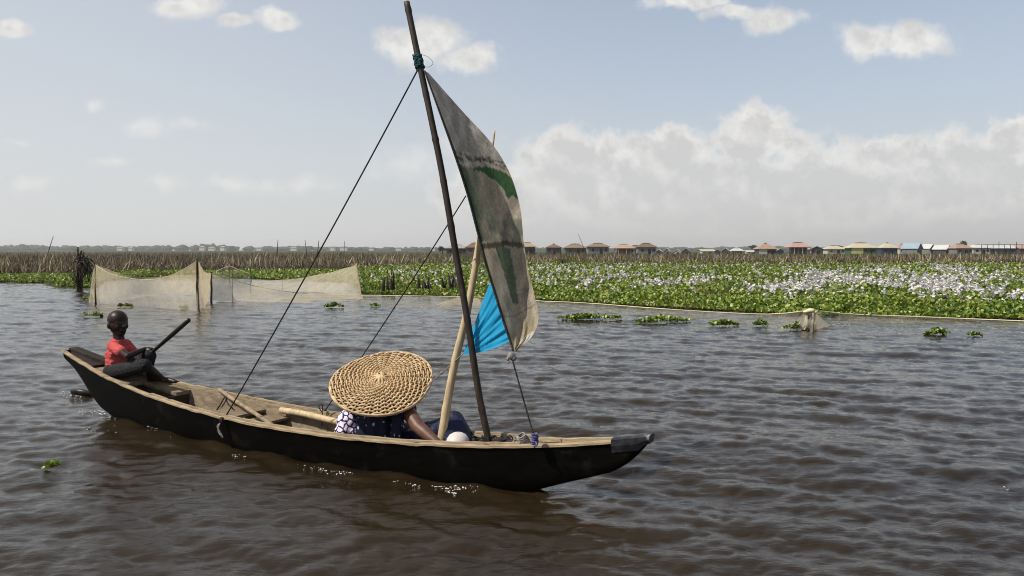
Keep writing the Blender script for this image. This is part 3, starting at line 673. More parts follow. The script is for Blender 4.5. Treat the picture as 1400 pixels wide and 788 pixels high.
    def inpoly(poly):
        ins = np.zeros(len(x), bool); pl = np.array(poly); j = len(pl) - 1
        for i in range(len(pl)):
            c_ = ((pl[i, 1] > y) != (pl[j, 1] > y)) & (x < (pl[j, 0] - pl[i, 0]) * (y - pl[i, 1]) / (pl[j, 1] - pl[i, 1] + 1e-9) + pl[i, 0]); ins ^= c_; j = i
        return ins.astype(float)
    lux = np.interp(y, LU[:, 1], LU[:, 0]); gn = col(42, 92, 52); dg = col(30, 62, 50)
    blend(((y > 227) & (y < 330)) * np.exp(-((x - lux) / 9) ** 2) * .95, dg); base = base * 1.06
    blend(((y > 229) & (y < 300)) * np.exp(-((x - lux) / 30) ** 2) * .6, col(52, 92, 66))
    blend(inpoly([(640, 230), (664, 228), (684, 233), (704, 246), (716, 272), (716, 290), (711, 276), (702, 268), (694, 271), (688, 258), (676, 246), (660, 236)]) * .92, gn)
    blend(((y > 300) & (y < 331)) * np.clip((x - lux) / 20, 0, 1) * (.38 + .2 * lump(x, y, .3, 5)), col(75, 105, 80))
    yb = np.interp(x, [655, 690, 716], [338, 333, 336]); blend(np.clip(4.2 - np.abs(y - yb), 0, 1) * .85, col(74, 68, 55))
    blend(inpoly([(677, 337), (696, 339), (703, 372), (709, 415), (702, 417), (690, 378)]) * .72, col(52, 98, 64))
    blend(inpoly([(694, 338), (712, 338), (716, 372), (708, 398)]) * .25, col(80, 110, 85))
    ys = np.interp(x, [622, 640, 668, 706], [208, 213, 221, 238]); blend((np.abs(y - ys) < 1.1) * .6, col(70, 64, 54))
    blend((np.abs(y - np.interp(x, [668, 690, 704], [218, 226, 240])) < 3.2) * (lump(x, y, 1.2, 12) > 0) * .8, col(66, 66, 48))
    ys = np.interp(x, [684, 700, 734], [432, 434, 416]); blend((np.abs(y - ys) < 1.2) * .45, col(92, 80, 62))
    blend(np.clip((y - 436) / 14, 0, 1) * np.clip((x - lux - 6) / 12, 0, 1) * .55, col(192, 174, 140))
    blend(inpoly([(709, 470), (716, 461), (731, 452), (729, 462), (718, 470)]), col(225, 220, 208))
    blend((uu < .035) * .9, col(32, 34, 28)); blend((uu > .985) * .4, col(190, 176, 146))
    set_vcol(so_, base)
    MB().tube([Pt[i, 0] - NX * .004 for i in range(0, 150, 3)], .0055, 6).obj('bolt_rope', M['rope'], so_, True)
    kn = MB(); kc = BP(699, 487, -.13)
    kn.ball(kc, (.026, .02, .026)); kn.ball(kc + [.015, 0, -.012], (.018, .018, .02)); kn.ball(kc + [-.018, 0, -.016], (.012, .012, .016))
    kn.tube(smoothline([kc, kc + [-.01, -.01, -.03], kc + [-.022, 0, -.045]], 8), .004, 5); kn.obj('tack_knot', M['grey_rope'], so_, True)
    # blue cloth
    a, b, c_ = (671, 383), (633, 485), (698, 466); Pt = np.zeros((50, 60, 3))
    for i, v in enumerate(np.linspace(0.01, 1, 50)):
        for j, u in enumerate(np.linspace(0, 1, 60)):
            l = np.array(a) * (1 - v) + np.array(b) * v; rr_ = np.array(a) * (1 - v) + np.array(c_) * v + np.array([3, 0]) * math.sin(math.pi * v); p = l * (1 - u) + rr_ * u
            if True: p = p + np.array([0, 4]) * math.sin(math.pi * u) * v ** 4
            o = .05 * (1 - u) - .06 * u * v + .02; ang = math.atan2(p[1] - 496, p[0] - 622)
            o += (.006 * math.sin(ang * 48 + 2 * v) + .005 * math.sin(ang * 27 + 3 * u) + .003 * math.sin(ang * 85 + 5 * u)) * min(1, 4 * (1 - v) + 2 * u); Pt[i, j] = BP(p[0], p[1], o)
    MB().grid(Pt).obj('blue_cloth', M['blue'], canoe, True)
    # ropes
    st = MB(); A_ = BP(571, 96, -.02); B_ = BW(.378, -(bw(.378) + .02), bz(.378) + .02); B_ = BP(306, 574, -(bw(.395) - .0))
    st.tube(sag(A_, B_, 24, .03), .0052, 6)
    for k in range(3):
        cc = B_ + AX * (.012 * k - .012); st.tube([cc + UP * .016 + NX * .03, cc + UP * .022, cc - NX * .026 + UP * .012, cc - NX * .032 - UP * .02], .005, 6)
    st.obj('stay_rope', M['rope'], canoe, True)
    fr = MB(); q = B_ - NX * .034 - UP * .02
    for k in range(4): fr.tube(smoothline([q, q - UP * .03 - AX * (.01 + .006 * k) - NX * .004, q - UP * (.06 + .012 * k) - AX * (.025 - .016 * k), q - UP * (.085 + .008 * k) - AX * (.01 - .01 * k)], 10), .0045, 5)
    fr.obj('rope_tail', M['grey_rope'], canoe, True)
    s2 = MB(); a2 = BP(637, 268, -.03); b2 = BP(444, 562, .23); s2.tube(sag(a2, b2, 20, .02), .0042, 6); kb = BP(441, 560, .23)
    s2.tube(smoothline([kb + [0, 0, -.03], kb + [-.02, 0, 0], kb + [-.03, 0, .03], kb + [0, 0, .035], kb, kb + [.035, 0, -.01]], 20), .004, 6); s2.tube([BP(441, 560, .23), BP(440, 583, .2)], .004, 5)
    s2.obj('stay_rope', M['rope'], canoe, True)
    s3 = MB(); a3 = BP(700, 490, -.13); b3 = BP(731, 600, -.165); s3.tube(sag(a3, b3, 12, .004), .005, 6); s3.obj('sheet_rope', M['rope'], canoe, True)
    kn = MB(); 
    for k in range(5):
        cc = BP(731, 594 + 3.2 * k, -.165); kn.tube([cc + np.array([math.cos(t), math.sin(t), .15 * math.sin(2 * t)]) * (.016 + .003 * (k % 2)) for t in np.linspace(0, 6.28, 12)], .007, 6)
    kn.tube(smoothline([BP(731, 604, -.17), BP(734, 608, -.19), BP(730, 612, -.2)], 8), .006, 5); kn.obj('rope_knot', M['violet_rope'], canoe, True)
    s4 = MB(); s4.tube(smoothline([BP(633, 484, .03), BP(603, 511, .04), BP(586, 527, .05), BP(560, 560, .06)], 20), .0035, 6)
    kc = BP(604, 510, .04); s4.ball(kc, (.012, .01, .012)); s4.tube(smoothline([kc, kc + [.03, 0, .012], kc + [.05, 0, -.02]], 8), .002, 4); s4.tube(smoothline([kc, kc + [-.025, 0, .004], kc + [-.03, 0, -.012]], 8), .003, 4)
    s4.obj('sheet_rope', M['grey_rope'], canoe, True)
build_canoe()

# loose gear lying in the canoe
def single(name, mb, mat, label, cat, group=None, smooth=True, origin=None):
    o = mb.obj(name, mat, None, smooth, origin); return tag(o, label, cat, group)
def build_gear():
    single('stick', MB().tube(smoothline([BP(300, 533, .245), BP(320, 547, .12), BP(345, 563, -.05), BP(373, 582, -.2)], 20), [.017 + .002 * math.sin(k * 1.7) for k in range(20)], 8), M['stick'], 'thin crooked brown stick laid diagonally across the canoe rails', 'stick')
    single('bamboo_pole', MB().tube(smoothline([BP(384, 561, .215), BP(415, 566, .205), BP(445, 573, .19), BP(490, 583, .17)], 24), [.025 * (1 + .12 * (k % 8 == 3)) for k in range(24)], 10), M['pole'], 'smooth pale bamboo pole lying along the far inner side of the canoe', 'pole')
    b = MB().tube(smoothline([BP(295, 563, .05), BP(302, 552, .1), BP(308, 543, .16), BP(311, 551, .12), BP(318, 559, .05)], 24), .006, 6); b.tube(smoothline([BP(303, 557, .08), BP(308, 549, .12), BP(309, 543, .16)], 10), .005, 6)
    single('bent_wire', b, M['rope'], 'bent black wire leaning on the canoe inner side near the stern seat', 'wire')
    t = MB(); r = np.random.default_rng(3)
    for k in range(16):
        c = BP(648 + r.uniform(0, 50), 601 + r.uniform(-1, 6), r.uniform(-.04, .1)); t.ball(c, (r.uniform(.02, .05), r.uniform(.02, .05), r.uniform(.012, .03)), 8, 6)
    for k in range(10):
        c = BP(650 + r.uniform(0, 45), 600, r.uniform(-.02, .1)); t.tube(smoothline([c, c + [r.uniform(-.04, .04), 0, .02], c + [r.uniform(-.08, .08), .02, -.01]], 8), .005, 5)
    single('net_bundle', t, M['rope'], 'crumpled dark fishing net bundle lying at the mast foot', 'net bundle')
    t = MB()
    for k in range(5):
        c = BP(713, 606, -.02) + np.array([.0, 0, .012 * k]); t.tube([c + np.array([math.cos(a) * (.055 - .006 * k), math.sin(a) * .04, .008 * math.sin(3 * a + k)]) for a in np.linspace(0, 6.28, 24)], .006, 6)
    single('rope_coil', t, M['grey_rope'], 'small frayed grey rope coil on the foredeck behind the violet knot', 'rope')
    # bowl upside down in front of the knees
    c = BP(626, 612, -.06); prof = [(.086, 0), (.088, .006), (.083, .012), (.080, .03), (.072, .058), (.055, .083), (.03, .097), (.004, .101)]; rows = []
    for (q, z) in prof: rows.append([c + np.array([q * math.cos(t), q * math.sin(t), z]) for t in np.linspace(0, 2 * math.pi, 33)])
    bo = MB(); bo.grid(rows); bl = single('bowl', bo, M['bowl'], 'pale upturned bowl beside the navy covered knees', 'bowl', origin=c)
    MB().tube([c + np.array([.089 * math.cos(t), .089 * math.sin(t), .004]) for t in np.linspace(0, 2 * math.pi, 40)], .006, 6).obj('rim', M['bowl'], bl, True)
build_gear()
PT, PE = BP(258, 438, -.10), G(139, 542, -.02)
def build_paddle():
    PB = G(113, 538, .0)
    e = empty('paddle', PB, 'long dark wooden paddle held by the boy and trailing behind the stern', 'paddle')
    d = (PE - PT) / np.linalg.norm(PE - PT); L = np.linalg.norm(PE - PT)
    pts = [PT + d * L * t for t in np.linspace(0, 1.0, 30)] + list(smoothline([PE + d * .03, PE * .6 + PB * .4 - UP * .07, PB - UP * .03], 6))
    MB().tube(pts, [.017 + .004 * math.exp(-((k - 4) / 3) ** 2) - .003 * (k / 36) for k in range(36)], 10).obj('shaft', M['wet_dark'], e, True)
    v = PB - PE; v = v / np.linalg.norm(v); w_ = np.cross(UP, v)
    MB().ball(PB - UP * .005, np.array([v * .15, w_ * .06 + UP * .03, UP * .05]), 16, 10).obj('blade', M['wet_dark'], e, True)
build_paddle()

# ------------------------------------------------------------------ people
def unit(v): v = np.asarray(v, float); return v / np.linalg.norm(v)
def hand(mb, wrist, d, pn, k, curl, flip=1):
    """palm, four unequal bent fingers, thumb from the palm's side; d along the hand, pn out of the palm (curl side), k = hand length"""
    d = unit(d); pn = unit(pn - d * (pn @ d)); s = np.cross(d, pn) * flip
    w = np.asarray(wrist, float); mb.ball(w + d * k * .26, np.array([d * k * .30, s * k * .22, pn * k * .11]), 12, 8)
    for i, (o, ln) in enumerate(((-.16, .40), (-.055, .46), (.055, .43), (.155, .34))):
        p = w + d * k * .46 + s * k * o; a = 0.15
        for j, q in enumerate((.45, .32, .23)):
            a += curl * (.8, 1.0, .8)[j]; dd = d * math.cos(a) + pn * math.sin(a); e = p + dd * k * ln * q * 1.15
            mb.cap(p, e, k * (.055 - .006 * j), k * (.051 - .006 * j), 8); p = e
    p = w + d * k * .14 - s * k * .17; e = p + unit(d * .55 - s * .55 + pn * .6) * k * .24; mb.cap(p, e, k * .068, k * .058, 8)
    e2 = e + unit(d * .5 + pn * .9 + s * .2) * k * .2; mb.cap(e, e2, k * .058, k * .048, 8)
def head(mb, c, f, k):
    """c = centre of the skull, f = facing, k = head height"""
    f = unit(f); s = unit(np.cross(f, UP)); u = np.cross(s, f)
    mb.ball(c + u * k * .13 - f * k * .04, np.array([f * k * .43, s * k * .36, u * k * .37]), 20, 14)
    mb.ball(c - u * k * .06 + f * k * .05, np.array([f * k * .375, s * k * .325, u * k * .37]), 18, 12)
    for q in (-1, 1): mb.cap(c - u * k * .22 - f * k * .0 + s * k * .19 * q, c - u * k * .38 + f * k * .24 + s * k * .06 * q, k * .12, k * .105, 10)      # jaw
    mb.ball(c - u * k * .16 - f * k * .10, np.array([f * k * .27, s * k * .27, u * k * .30]), 14, 10)
    mb.ball(c - u * k * .24 + f * k * .26, np.array([f * k * .14, s * k * .17, u * k * .15]), 12, 8)
    mb.cap(c - u * k * .40 + f * k * .28 - s * k * .05, c - u * k * .40 + f * k * .28 + s * k * .05, k * .085, k * .085, 10)      # chin
    mb.cap(c + u * k * .02 + f * k * .385, c - u * k * .12 + f * k * .455, k * .035, k * .06, 8)                                       # nose
    for q in (-1, 1):
        mb.ball(c - u * k * .13 + f * k * .41 + s * k * .05 * q, np.array([f, s, u]) * k * .042, 8, 6)
        mb.cap(c + u * k * .055 + f * k * .36 + s * k * .05 * q, c + u * k * .045 + f * k * .30 + s * k * .22 * q, k * .03, k * .026, 8)    # brow
        mb.ball(c - u * k * .05 + f * k * .31 + s * k * .14 * q, np.array([f * .05, s * .07, u * .04]) * k, 8, 6)                        # eye
        mb.ball(c - u * k * .12 + f * k * .27 + s * k * .18 * q, np.array([f * .1, s * .09, u * .1]) * k, 8, 6)                          # cheek
        e = c - u * k * .10 - f * k * .03 + s * k * .345 * q; mb.ball(e, np.array([unit(f * .8 - s * .5 * q) * .09, s * .045, u * .13]) * k, 10, 8)
    for dz, th in ((-.235, .042), (-.29, .046)): mb.cap(c + u * k * dz + f * k * .39 - s * k * .08, c + u * k * dz + f * k * .39 + s * k * .08, k * th, k * th, 8)
def build_boy():
    t0 = BP(165, 514, .01)
    e = empty('person', t0, 'boy in a coral red shirt sitting on the stern seat steering with a paddle', 'boy')
    f = AX; rt = -NX
    pel = BP(163, 508, .02); ch = BP(161, 483, .01); sh0 = BP(161.5, 470, .01); nk = BP(163, 461, .01); hc = BP(161.5, 441.5, .01)
    hf = unit(AX * .98 - NX * .08 - UP * .04)
    nsh, fsh = sh0 + rt * .066 - UP * .014 + f * .018, sh0 - rt * .078 - UP * .012
    nel = BP(175, 487, -.12); d = unit(PE - PT); L = np.linalg.norm(PE - PT)
    tt = np.linspace(0, 1, 400); pxs = project(PT + np.outer(tt, d * L))[0]; hp1 = PT + d * L * np.interp(-211, -pxs, tt); hp2 = PT + d * L * np.interp(-202, -pxs, tt)
    nwr = hp1 - f * .085 + UP * .01 - NX * .03; fwr = hp2 - f * .07 + NX * .03 + UP * .0; fel = BP(186, 488, .12)
    nkn, fkn = BP(197, 500, -.07), BP(204, 487, .09); nan, fan = BP(222, 518, .08), BP(205, 517, .12); nto, fto = BP(240, 522, .09), BP(222, 519, .12)
    nh, fh = pel + rt * .06, pel - rt * .06
    m = MB(); k = .228
    head(m, hc, hf, k); m.cap(nk - UP * .03, hc - UP * .05 - hf * .015, .047, .046)
    m.cap(pel, ch, .082, .085); m.cap(ch, sh0, .085, .07); m.cap(sh0, nk, .06, .043)
    m.cap(nsh, fsh, .038, .038)
    for sh, el, wr, hd in ((nsh, nel, nwr, hp1), (fsh, fel, fwr, hp2)):
        m.cap(sh, el, .037, .028); m.cap(el, el * .6 + wr * .4, .028, .027); m.cap(el * .6 + wr * .4, wr, .027, .019)
    hand(m, nwr, unit(hp1 - nwr + f * .04), unit(NX * .6 - UP * .7), .125, .75, 1); hand(m, fwr, unit(hp2 - fwr + f * .04), unit(-NX * .6 - UP * .7), .125, .75, -1)
    for h, kn, an, to in ((nh, nkn, nan, nto), (fh, fkn, fan, fto)):
        m.cap(h, kn, .062, .045); m.cap(kn, kn * .65 + an * .35, .044, .043); m.cap(kn * .65 + an * .35, an, .043, .026)
        m.cap(an - UP * .004, an * .4 + to * .6, .026, .026); m.cap(an * .4 + to * .6, to, .027, .016)
        sd = unit(np.cross(to - an, UP))
        for q in range(5): m.cap(to + sd * .011 * (q - 2) - unit(to - an) * .01, to + sd * .013 * (q - 2) + unit(to - an) * (.016 - .002 * q), .007, .006, 6)
    body_mesh('body', m, M['skin'], e, .0048, 4, .5)
    s = MB(); s.cap(pel + UP * .005, ch, .094, .094); s.cap(ch, sh0, .094, .072); s.cap(nsh, fsh, .047, .047); s.cap(sh0, nk - UP * .045, .07, .052)
    r = np.random.default_rng(6)
    for sh, el in ((nsh, nel), (fsh, fel)): s.cap(sh, sh * .45 + el * .55, .045, .050)
    for q in range(6):
        z = q / 8; c = pel * (1 - z) + sh0 * z - f * .02 + UP * .01; s.cap(c + rt * .07 - f * .045, c + rt * .085 + f * .05 + UP * r.uniform(-.02, .01), .021, .016, 8)
    body_mesh('shirt', s, M['shirt'], e, .0055, 8, .5)
    s = MB(); s.cap(nh, fh, .085, .085); s.cap(nh, nkn + (nkn - nh) * .02, .076, .060); s.cap(fh, fkn, .078, .062); s.cap(nh * .3 + nkn * .7, fh * .3 + fkn * .7, .05, .05); s.cap(fkn - UP * .01, fkn * .8 + fan * .2, .055, .05)
    s.cap(pel + f * .1 + UP * .02, pel + f * .2 + UP * .03, .06, .05)
    body_mesh('shorts', s, M['shorts'], e, .006, 4, .5)
build_boy()
def build_woman():
    e = empty('person', BP(530, 616, 0), 'adult in navy cloth sitting amidships under a huge round straw hat', 'person')
    nrm = unit([-.03, -math.cos(rad(61)), math.sin(rad(61))]); HC = BP(520.5, 517, -.02)
    hc = HC - nrm * .125 + AX * .02; hf = unit(AX * .75 + NX * .6 - UP * .25)
    ls, rs = BP(488, 566, -.03), BP(556, 560, -.02); mid = (ls + rs) / 2; pel = BP(533, 612, .03); pel[2] = .10
    m = MB(); head(m, hc, hf, .225); m.cap(mid + UP * .0, hc - UP * .06, .06, .055)
    m.cap(pel, (pel + mid) / 2, .15, .13); m.cap((pel + mid) / 2, mid - UP * .03, .13, .11); m.cap(ls, rs, .062, .06)
    lel, lwr = BP(474, 594, -.13), BP(510, 604, -.02); rel, rwr = BP(572, 584, -.09), BP(598, 606, -.12)
    m.cap(ls, lel, .05, .042); m.cap(lel, lwr, .042, .028); hand(m, lwr, AX, -UP, .165, .35, 1)
    m.cap(rs, rel, .052, .047); m.cap(rel, rel * .6 + rwr * .4, .046, .044); m.cap(rel * .6 + rwr * .4, rwr, .044, .031); hand(m, rwr, unit(AX * .9 - UP * .35), -UP, .165, .35, 1)
    kn1, kn2 = BP(608, 588, .06), BP(621, 577, .15)
    an1, an2 = BP(632, 620, .05), BP(640, 612, .12)
    for o, kn, an in ((.03, kn1, an1), (.10, kn2, an2)):
        h = pel + NX * o; m.cap(h, kn, .08, .05); m.cap(kn, kn * .6 + an * .4, .05, .052); m.cap(kn * .6 + an * .4, an, .052, .035); m.cap(an, an + AX * .13 - UP * .03, .034, .024)
    body_mesh('body', m, M['skin2'], e, .0065, 4, .5)
    s = MB(); s.cap(pel, (pel + mid) / 2, .175, .15); s.cap((pel + mid) / 2, mid - UP * .02, .15, .125); s.cap(ls, rs, .075, .07); r = np.random.default_rng(8)
    for q in range(12):
        x0 = r.uniform(0, 1); a = ls * (1 - x0) + rs * x0 - np.array([0, .10, .02]); s.cap(a, a + np.array([r.uniform(-.03, .03), -.03, -.2]), .022, .03, 8)
    body_mesh('blouse', s, M['blouse'], e, .009, 4, .5)
    s = MB(); s.cap(ls - UP * .005, BP(478, 577, -.1), .078, .092); s.cap(BP(478, 577, -.1), BP(474, 586, -.13), .095, .075)
    for q in range(7): a = 6.28 * q / 7; s.cap(ls + np.array([.05 * math.cos(a), .05 * math.sin(a), 0]), BP(476, 588, -.12) + np.array([.075 * math.cos(a), .065 * math.sin(a), 0]), .02, .026, 8)
    body_mesh('sleeve', s, M['sleeve'], e, .007, 3, .5)
    s = MB(); s.cap(pel + NX * .03, kn1, .10, .060); s.cap(pel + NX * .10, kn2, .085, .064); s.cap(kn1, kn2, .068, .07); s.cap(kn1 + UP * .01, kn1 * .55 + an1 * .45, .068, .072); s.cap(kn2 + UP * .01, kn2 * .3 + an2 * .7, .07, .075)
    s.cap((pel * .4 + kn1 * .6), (pel * .4 + kn2 * .6), .08, .08)
    for q in range(8): z = q / 8; a = kn1 * (1 - z) + kn2 * z; s.cap(a + AX * .02, a - UP * .12 + AX * (.03 + .02 * (q % 2)), .04, .05, 8)
    body_mesh('wrapper_skirt', s, M['navy'], e, .008, 4, .5)
    m = MB(); u_ = unit(np.array([0, 0, 1.]) ); m.ball(hc + UP * .03 - hf * .02, (.10, .10, .105), 16, 10); body_mesh('hair', m, M['hair'], e, .009, 3, .5)
    # straw hat: spokes and woven rings, shallow cone
    a1 = unit(np.cross([0, 1, 0], nrm)); a2 = np.cross(nrm, a1); R = .352; NS = 37; r = np.random.default_rng(12)
    def hz(q): return .07 * (1 - .42 * (q / R) ** 1.6)
    h = MB(); q = .028; ring = 0
    while q < R - .004:
        n = NS * 5; amp = .0105 * min(1, q / .12); V = []; jit = r.normal() * .0008; ph = r.uniform(0, 6.28)
        for i in range(n):
            t = 2 * math.pi * i / n; w = math.cos(NS / 2 * t + math.pi * ring) * amp
            V.append(HC + (a1 * math.cos(t) + a2 * math.sin(t)) * (q * (1 + .012 * math.sin(2 * t + 1) + .006 * math.sin(5 * t)) + .0016 * math.sin(3 * t + ph) + jit) + nrm * (hz(q) - .07 + w + .016 * (q / R) ** 2 * math.sin(2 * t + .6)))
        V = np.array(V + V[:1]); h.tube(V, .0060 if q > .05 else .0045, 6, False); q += .0158; ring += 1
    for i in range(NS):
        t = 2 * math.pi * i / NS; d_ = a1 * math.cos(t) + a2 * math.sin(t)
        h.tube([HC + d_ * q_ * (1 + .012 * math.sin(2 * t + 1) + .006 * math.sin(5 * t)) + nrm * (hz(q_) - .070 + .016 * (q_ / R) ** 2 * math.sin(2 * t + .6)) for q_ in np.linspace(.012, R, 14)], np.linspace(.0035, .0062, 14), 6)
    for k_ in (0, .007): h.tube([HC + (a1 * math.cos(t) + a2 * math.sin(t)) * (R * (1 + .012 * math.sin(2 * t + 1) + .006 * math.sin(5 * t)) + .001 * math.sin(40 * t)) + nrm * (hz(R) - .070 - k_ + .016 * math.sin(2 * t + .6)) for t in np.linspace(0, 2 * math.pi, 120)], .0075, 6, False)
    for k_ in range(9):                       # knot of crossing canes at the crown
        t = r.uniform(0, 6.28); d_ = a1 * math.cos(t) + a2 * math.sin(t); sd = np.cross(nrm, d_); b0 = HC + sd * r.uniform(-.018, .018)
        ln = r.uniform(.05, .085); h.tube([b0 - d_ * ln + nrm * -.004, b0 - d_ * ln * .4 + nrm * .012, b0 + nrm * .016, b0 + d_ * ln * .4 + nrm * .012, b0 + d_ * ln + nrm * -.004], [.005, .0085, .009, .0085, .005], 6)
    hat = h.obj('straw_hat', M['wicker'], e, True)
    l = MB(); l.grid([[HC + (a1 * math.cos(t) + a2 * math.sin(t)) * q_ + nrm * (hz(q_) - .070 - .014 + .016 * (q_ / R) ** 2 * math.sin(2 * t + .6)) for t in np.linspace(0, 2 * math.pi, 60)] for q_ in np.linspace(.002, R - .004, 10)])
    l.obj('lining', M['wicker_dark'], hat, True)  # added dark sheet; shade between the canes is put into its colour
build_woman()

M['net_tail'] = pbr('gathered_pale_net', flat2((.62, .54, .40, 1), (.76, .68, .53, 1)), 9, .9, .3, (3, 3, 1), .05, trans=.35, alpha=(.5, .95))


# ------------------------------------------------------------------ nets and stakes
def netgrid(tops, bots, n=40, m=14, jit=.012, sd=1, billow=.03):
    """cloth between a top line and a bottom line (world points)"""
    T = smoothline(tops, n); B = smoothline(bots, n); r = np.random.default_rng(sd); a, b, c = r.uniform(0, 6.28, 3); Pt = np.zeros((m, n, 3))
    for i in range(m):
        v = i / (m - 1)
        for j in range(n):
            p = T[j] * (1 - v) + B[j] * v; u = j / (n - 1)
            p = p + np.array([.3, -1, 0]) * billow * (math.sin(7 * u + a) * math.sin(math.pi * v) + .5 * math.sin(19 * u + 4 * v + b) * math.sin(math.pi * v)) + np.array([0, 0, 1]) * jit * math.sin(23 * u + c) * (1 - v)
            Pt[i, j] = p
    return Pt, T
def stake(name, px, top, bot, r, label, mat=None, lean=0.0, group=None, cat='stake'):
    b = G(px, bot); z = 1.5 - (top - YH) * b[1] / F; r_ = np.random.default_rng(int(px)); n = 10
    pts = [(b[0] + lean * t + r_.normal() * .008, b[1] + r_.normal() * .008, -.3 + (z + .3) * t) for t in np.linspace(0, 1, n)]
    return single(name, MB().tube(pts, [r * (1.1 - .35 * k / n) for k in range(n)], 8), mat or M['stake'], label, cat, group, origin=(b[0], b[1], 0))
def build_nets():
    Y = lambda py: G(700, py)[1]
    s1, s2, s3 = (130, 415), (271, 425), (289, 413)
    stake('net_stake', 130.5, 361, 415, .030, 'dark stake holding the left corner of the pale sagging net')
    stake('net_stake', 271, 353, 425, .035, 'tallest black stake between the two pale fishing nets')
    stake('net_stake', 289, 372, 413, .030, 'short black stake at the start of the second fishing net')
    def W(px, py, y): return P(px, py, y)
    y1, y2, y3 = Y(415), Y(425), Y(413)
    def net(name, label, mat, panels, cords, cat='fishing net'):
        e = None; mb = MB(); cd = MB()
        for (tops, bots, kw) in panels:
            Pt, T = netgrid(tops, bots, **kw); mb.grid(Pt)
        for line, rr in cords: cd.tube(smoothline(line, 30), rr, 5)
        o = mb.obj(name, mat, None, True); tag(o, label, cat)
        if cords: cd.obj('float_line', M['net_cord'], o, True)
        return o
    t1 = [W(130, 362, y1), W(150, 374, y1 - .5), W(180, 381, y1 - 1.2), W(212, 382, y1 - 1.8), (W(240, 374, y2 + .6)), W(271, 356, y2)]
    b1 = [W(131, 414, y1), W(160, 419, y1 - .7), W(200, 422, y1 - 1.3), W(240, 425, y2 + .3), W(271, 426, y2 - .1)]
    t1b = [W(130, 362, y1), W(160, 373, y1 + 2), W(190, 379, y1 + 4), W(225, 378, y1 + 4.5), W(262, 376, y3 + 3), W(289, 374, y3)]
    b1b = [W(131, 412, y1), W(170, 405, y1 + 2), W(220, 402, y1 + 4), W(262, 404, y3 + 2), W(289, 412, y3)]
    ta = [W(130, 362, y1), W(127, 372, y1 - .1), W(124, 392, y1 - .2), W(122, 412, y1 - .3)]; ba = [W(131, 414, y1), W(130, 414, y1), W(127, 414, y1 - .2), W(122, 415, y1 - .3)]
    tc = [W(271, 356, y2), W(275, 365, y2 + .8), W(281, 373, y2 + 1.6), W(289, 374, y3)]; bc = [W(271, 426, y2), W(275, 424, y2 + .6), W(279, 420, y2 + 1), W(284, 414, y3)]
    net('fishing_net', 'pale mesh net sagging between the tall stake and the left corner stake', M['net'], [(t1, b1, dict(sd=1)), (t1b, b1b, dict(sd=2)), (ta, ba, dict(n=20, sd=3)), (tc, bc, dict(n=20, sd=4, billow=.05)), (ta, ba, dict(n=20, sd=13, billow=.06)), (tc, bc, dict(n=20, sd=14, billow=.09)), (tc, bc, dict(n=20, sd=24, billow=.02))], [(t1, .006)])
    y4 = Y(404)
    t2 = [W(289, 374, y3), W(315, 381, y3 + .6), W(345, 390, y3 + 1.2), W(380, 397, y3 + 1.6), W(420, 401.5, y4), W(460, 403, y4), W(496, 403.5, y4)]
    b2 = [W(290, 411, y3), W(315, 412, y3), W(345, 412.5, y3), W(380, 413, y3 - .2), W(420, 414, y3 - .3), W(460, 415, y3 - .5), W(496, 416, y3 - .6)]
    net('fishing_net', 'pale mesh net sloping down from the short stake to the long float line', M['net_dense'], [(t2, b2, dict(n=50, sd=5))], [(t2, .011)])
    y5 = 30.0
    t3 = [W(343, 383, y5), W(385, 383, y5), W(430, 377, y5 - 1), W(465, 369, y5 - 2), W(487, 362, y5 - 3)]
    b3 = [W(343, 395, y5 - 2), W(390, 400, y5 - 2.5), W(430, 402, y5 - 3), W(465, 403, y5 - 4), W(494, 404, y5 - 4)]
    net('fishing_net', 'thin grey net hanging from the leaning pole before the dead reeds', M['net_dense'], [(t3, b3, dict(n=50, sd=6, billow=.05))], [])
    single('net_stake', MB().tube(smoothline([W(487, 361, y5 - 3), W(490, 380, y5 - 3.5), W(496, 412, y5 - 4)], 10), .03, 6), M['stick'], 'leaning brown pole at the right end of the thin grey net', 'stake')
    for px, top, bot, lb in ((343, 364, 398, 'thin stake at the left end of the thin grey net'), (386, 372, 392, 'thin stake in the middle of the thin grey net'), (314, 364, 385, 'thin short stake in the green plants behind the second net'), (318, 374, 410, 'slim stake inside the second pale net')):
        stake('net_stake', px, top, bot, .016, lb, M['stake'])
    # small net peak over green plants behind the second net
    yk = 33.; t5 = [W(296, 371, yk), W(305, 367, yk), (W(314, 364, yk)), W(324, 368, yk), W(342, 375, yk)]; b5 = [W(294, 388, yk), W(305, 388, yk), W(314, 388, yk), W(324, 388, yk), W(343, 388, yk)]
    net('fishing_net', 'small peaked net above green plants beyond the short black stake', M['net_faint'], [(t5, b5, dict(n=24, sd=7))], [(t5, .012)])
    # long low net along the hyacinth bank
    fl = [(494, 404), (540, 404.5), (600, 405.5), (640, 406), (700, 409), (740, 412.5), (800, 415), (900, 422), (1000, 428.5), (1060, 430), (1108, 426), (1160, 430), (1250, 433.5), (1330, 437), (1400, 440), (1500, 445)]
    top = [G(x, y + 4, .0) + UP * (.09 if x < 900 else .07) for x, y in fl]; top[10] = P(1108, 425, G(1108, 452)[1] + .8)
    bot = [G(x, y + k, .015) for (x, y), k in zip(fl, (13, 16, 18, 19, 18, 14, 12, 11, 11, 13, 16, 12, 9, 8, 8, 8))]
    o = net('fishing_net', 'long low wet net with a pale float line along the hyacinth bank', M['net_faint'], [(top, bot, dict(n=150, m=6, sd=8, jit=.02, billow=.0))], [(top, .012)])
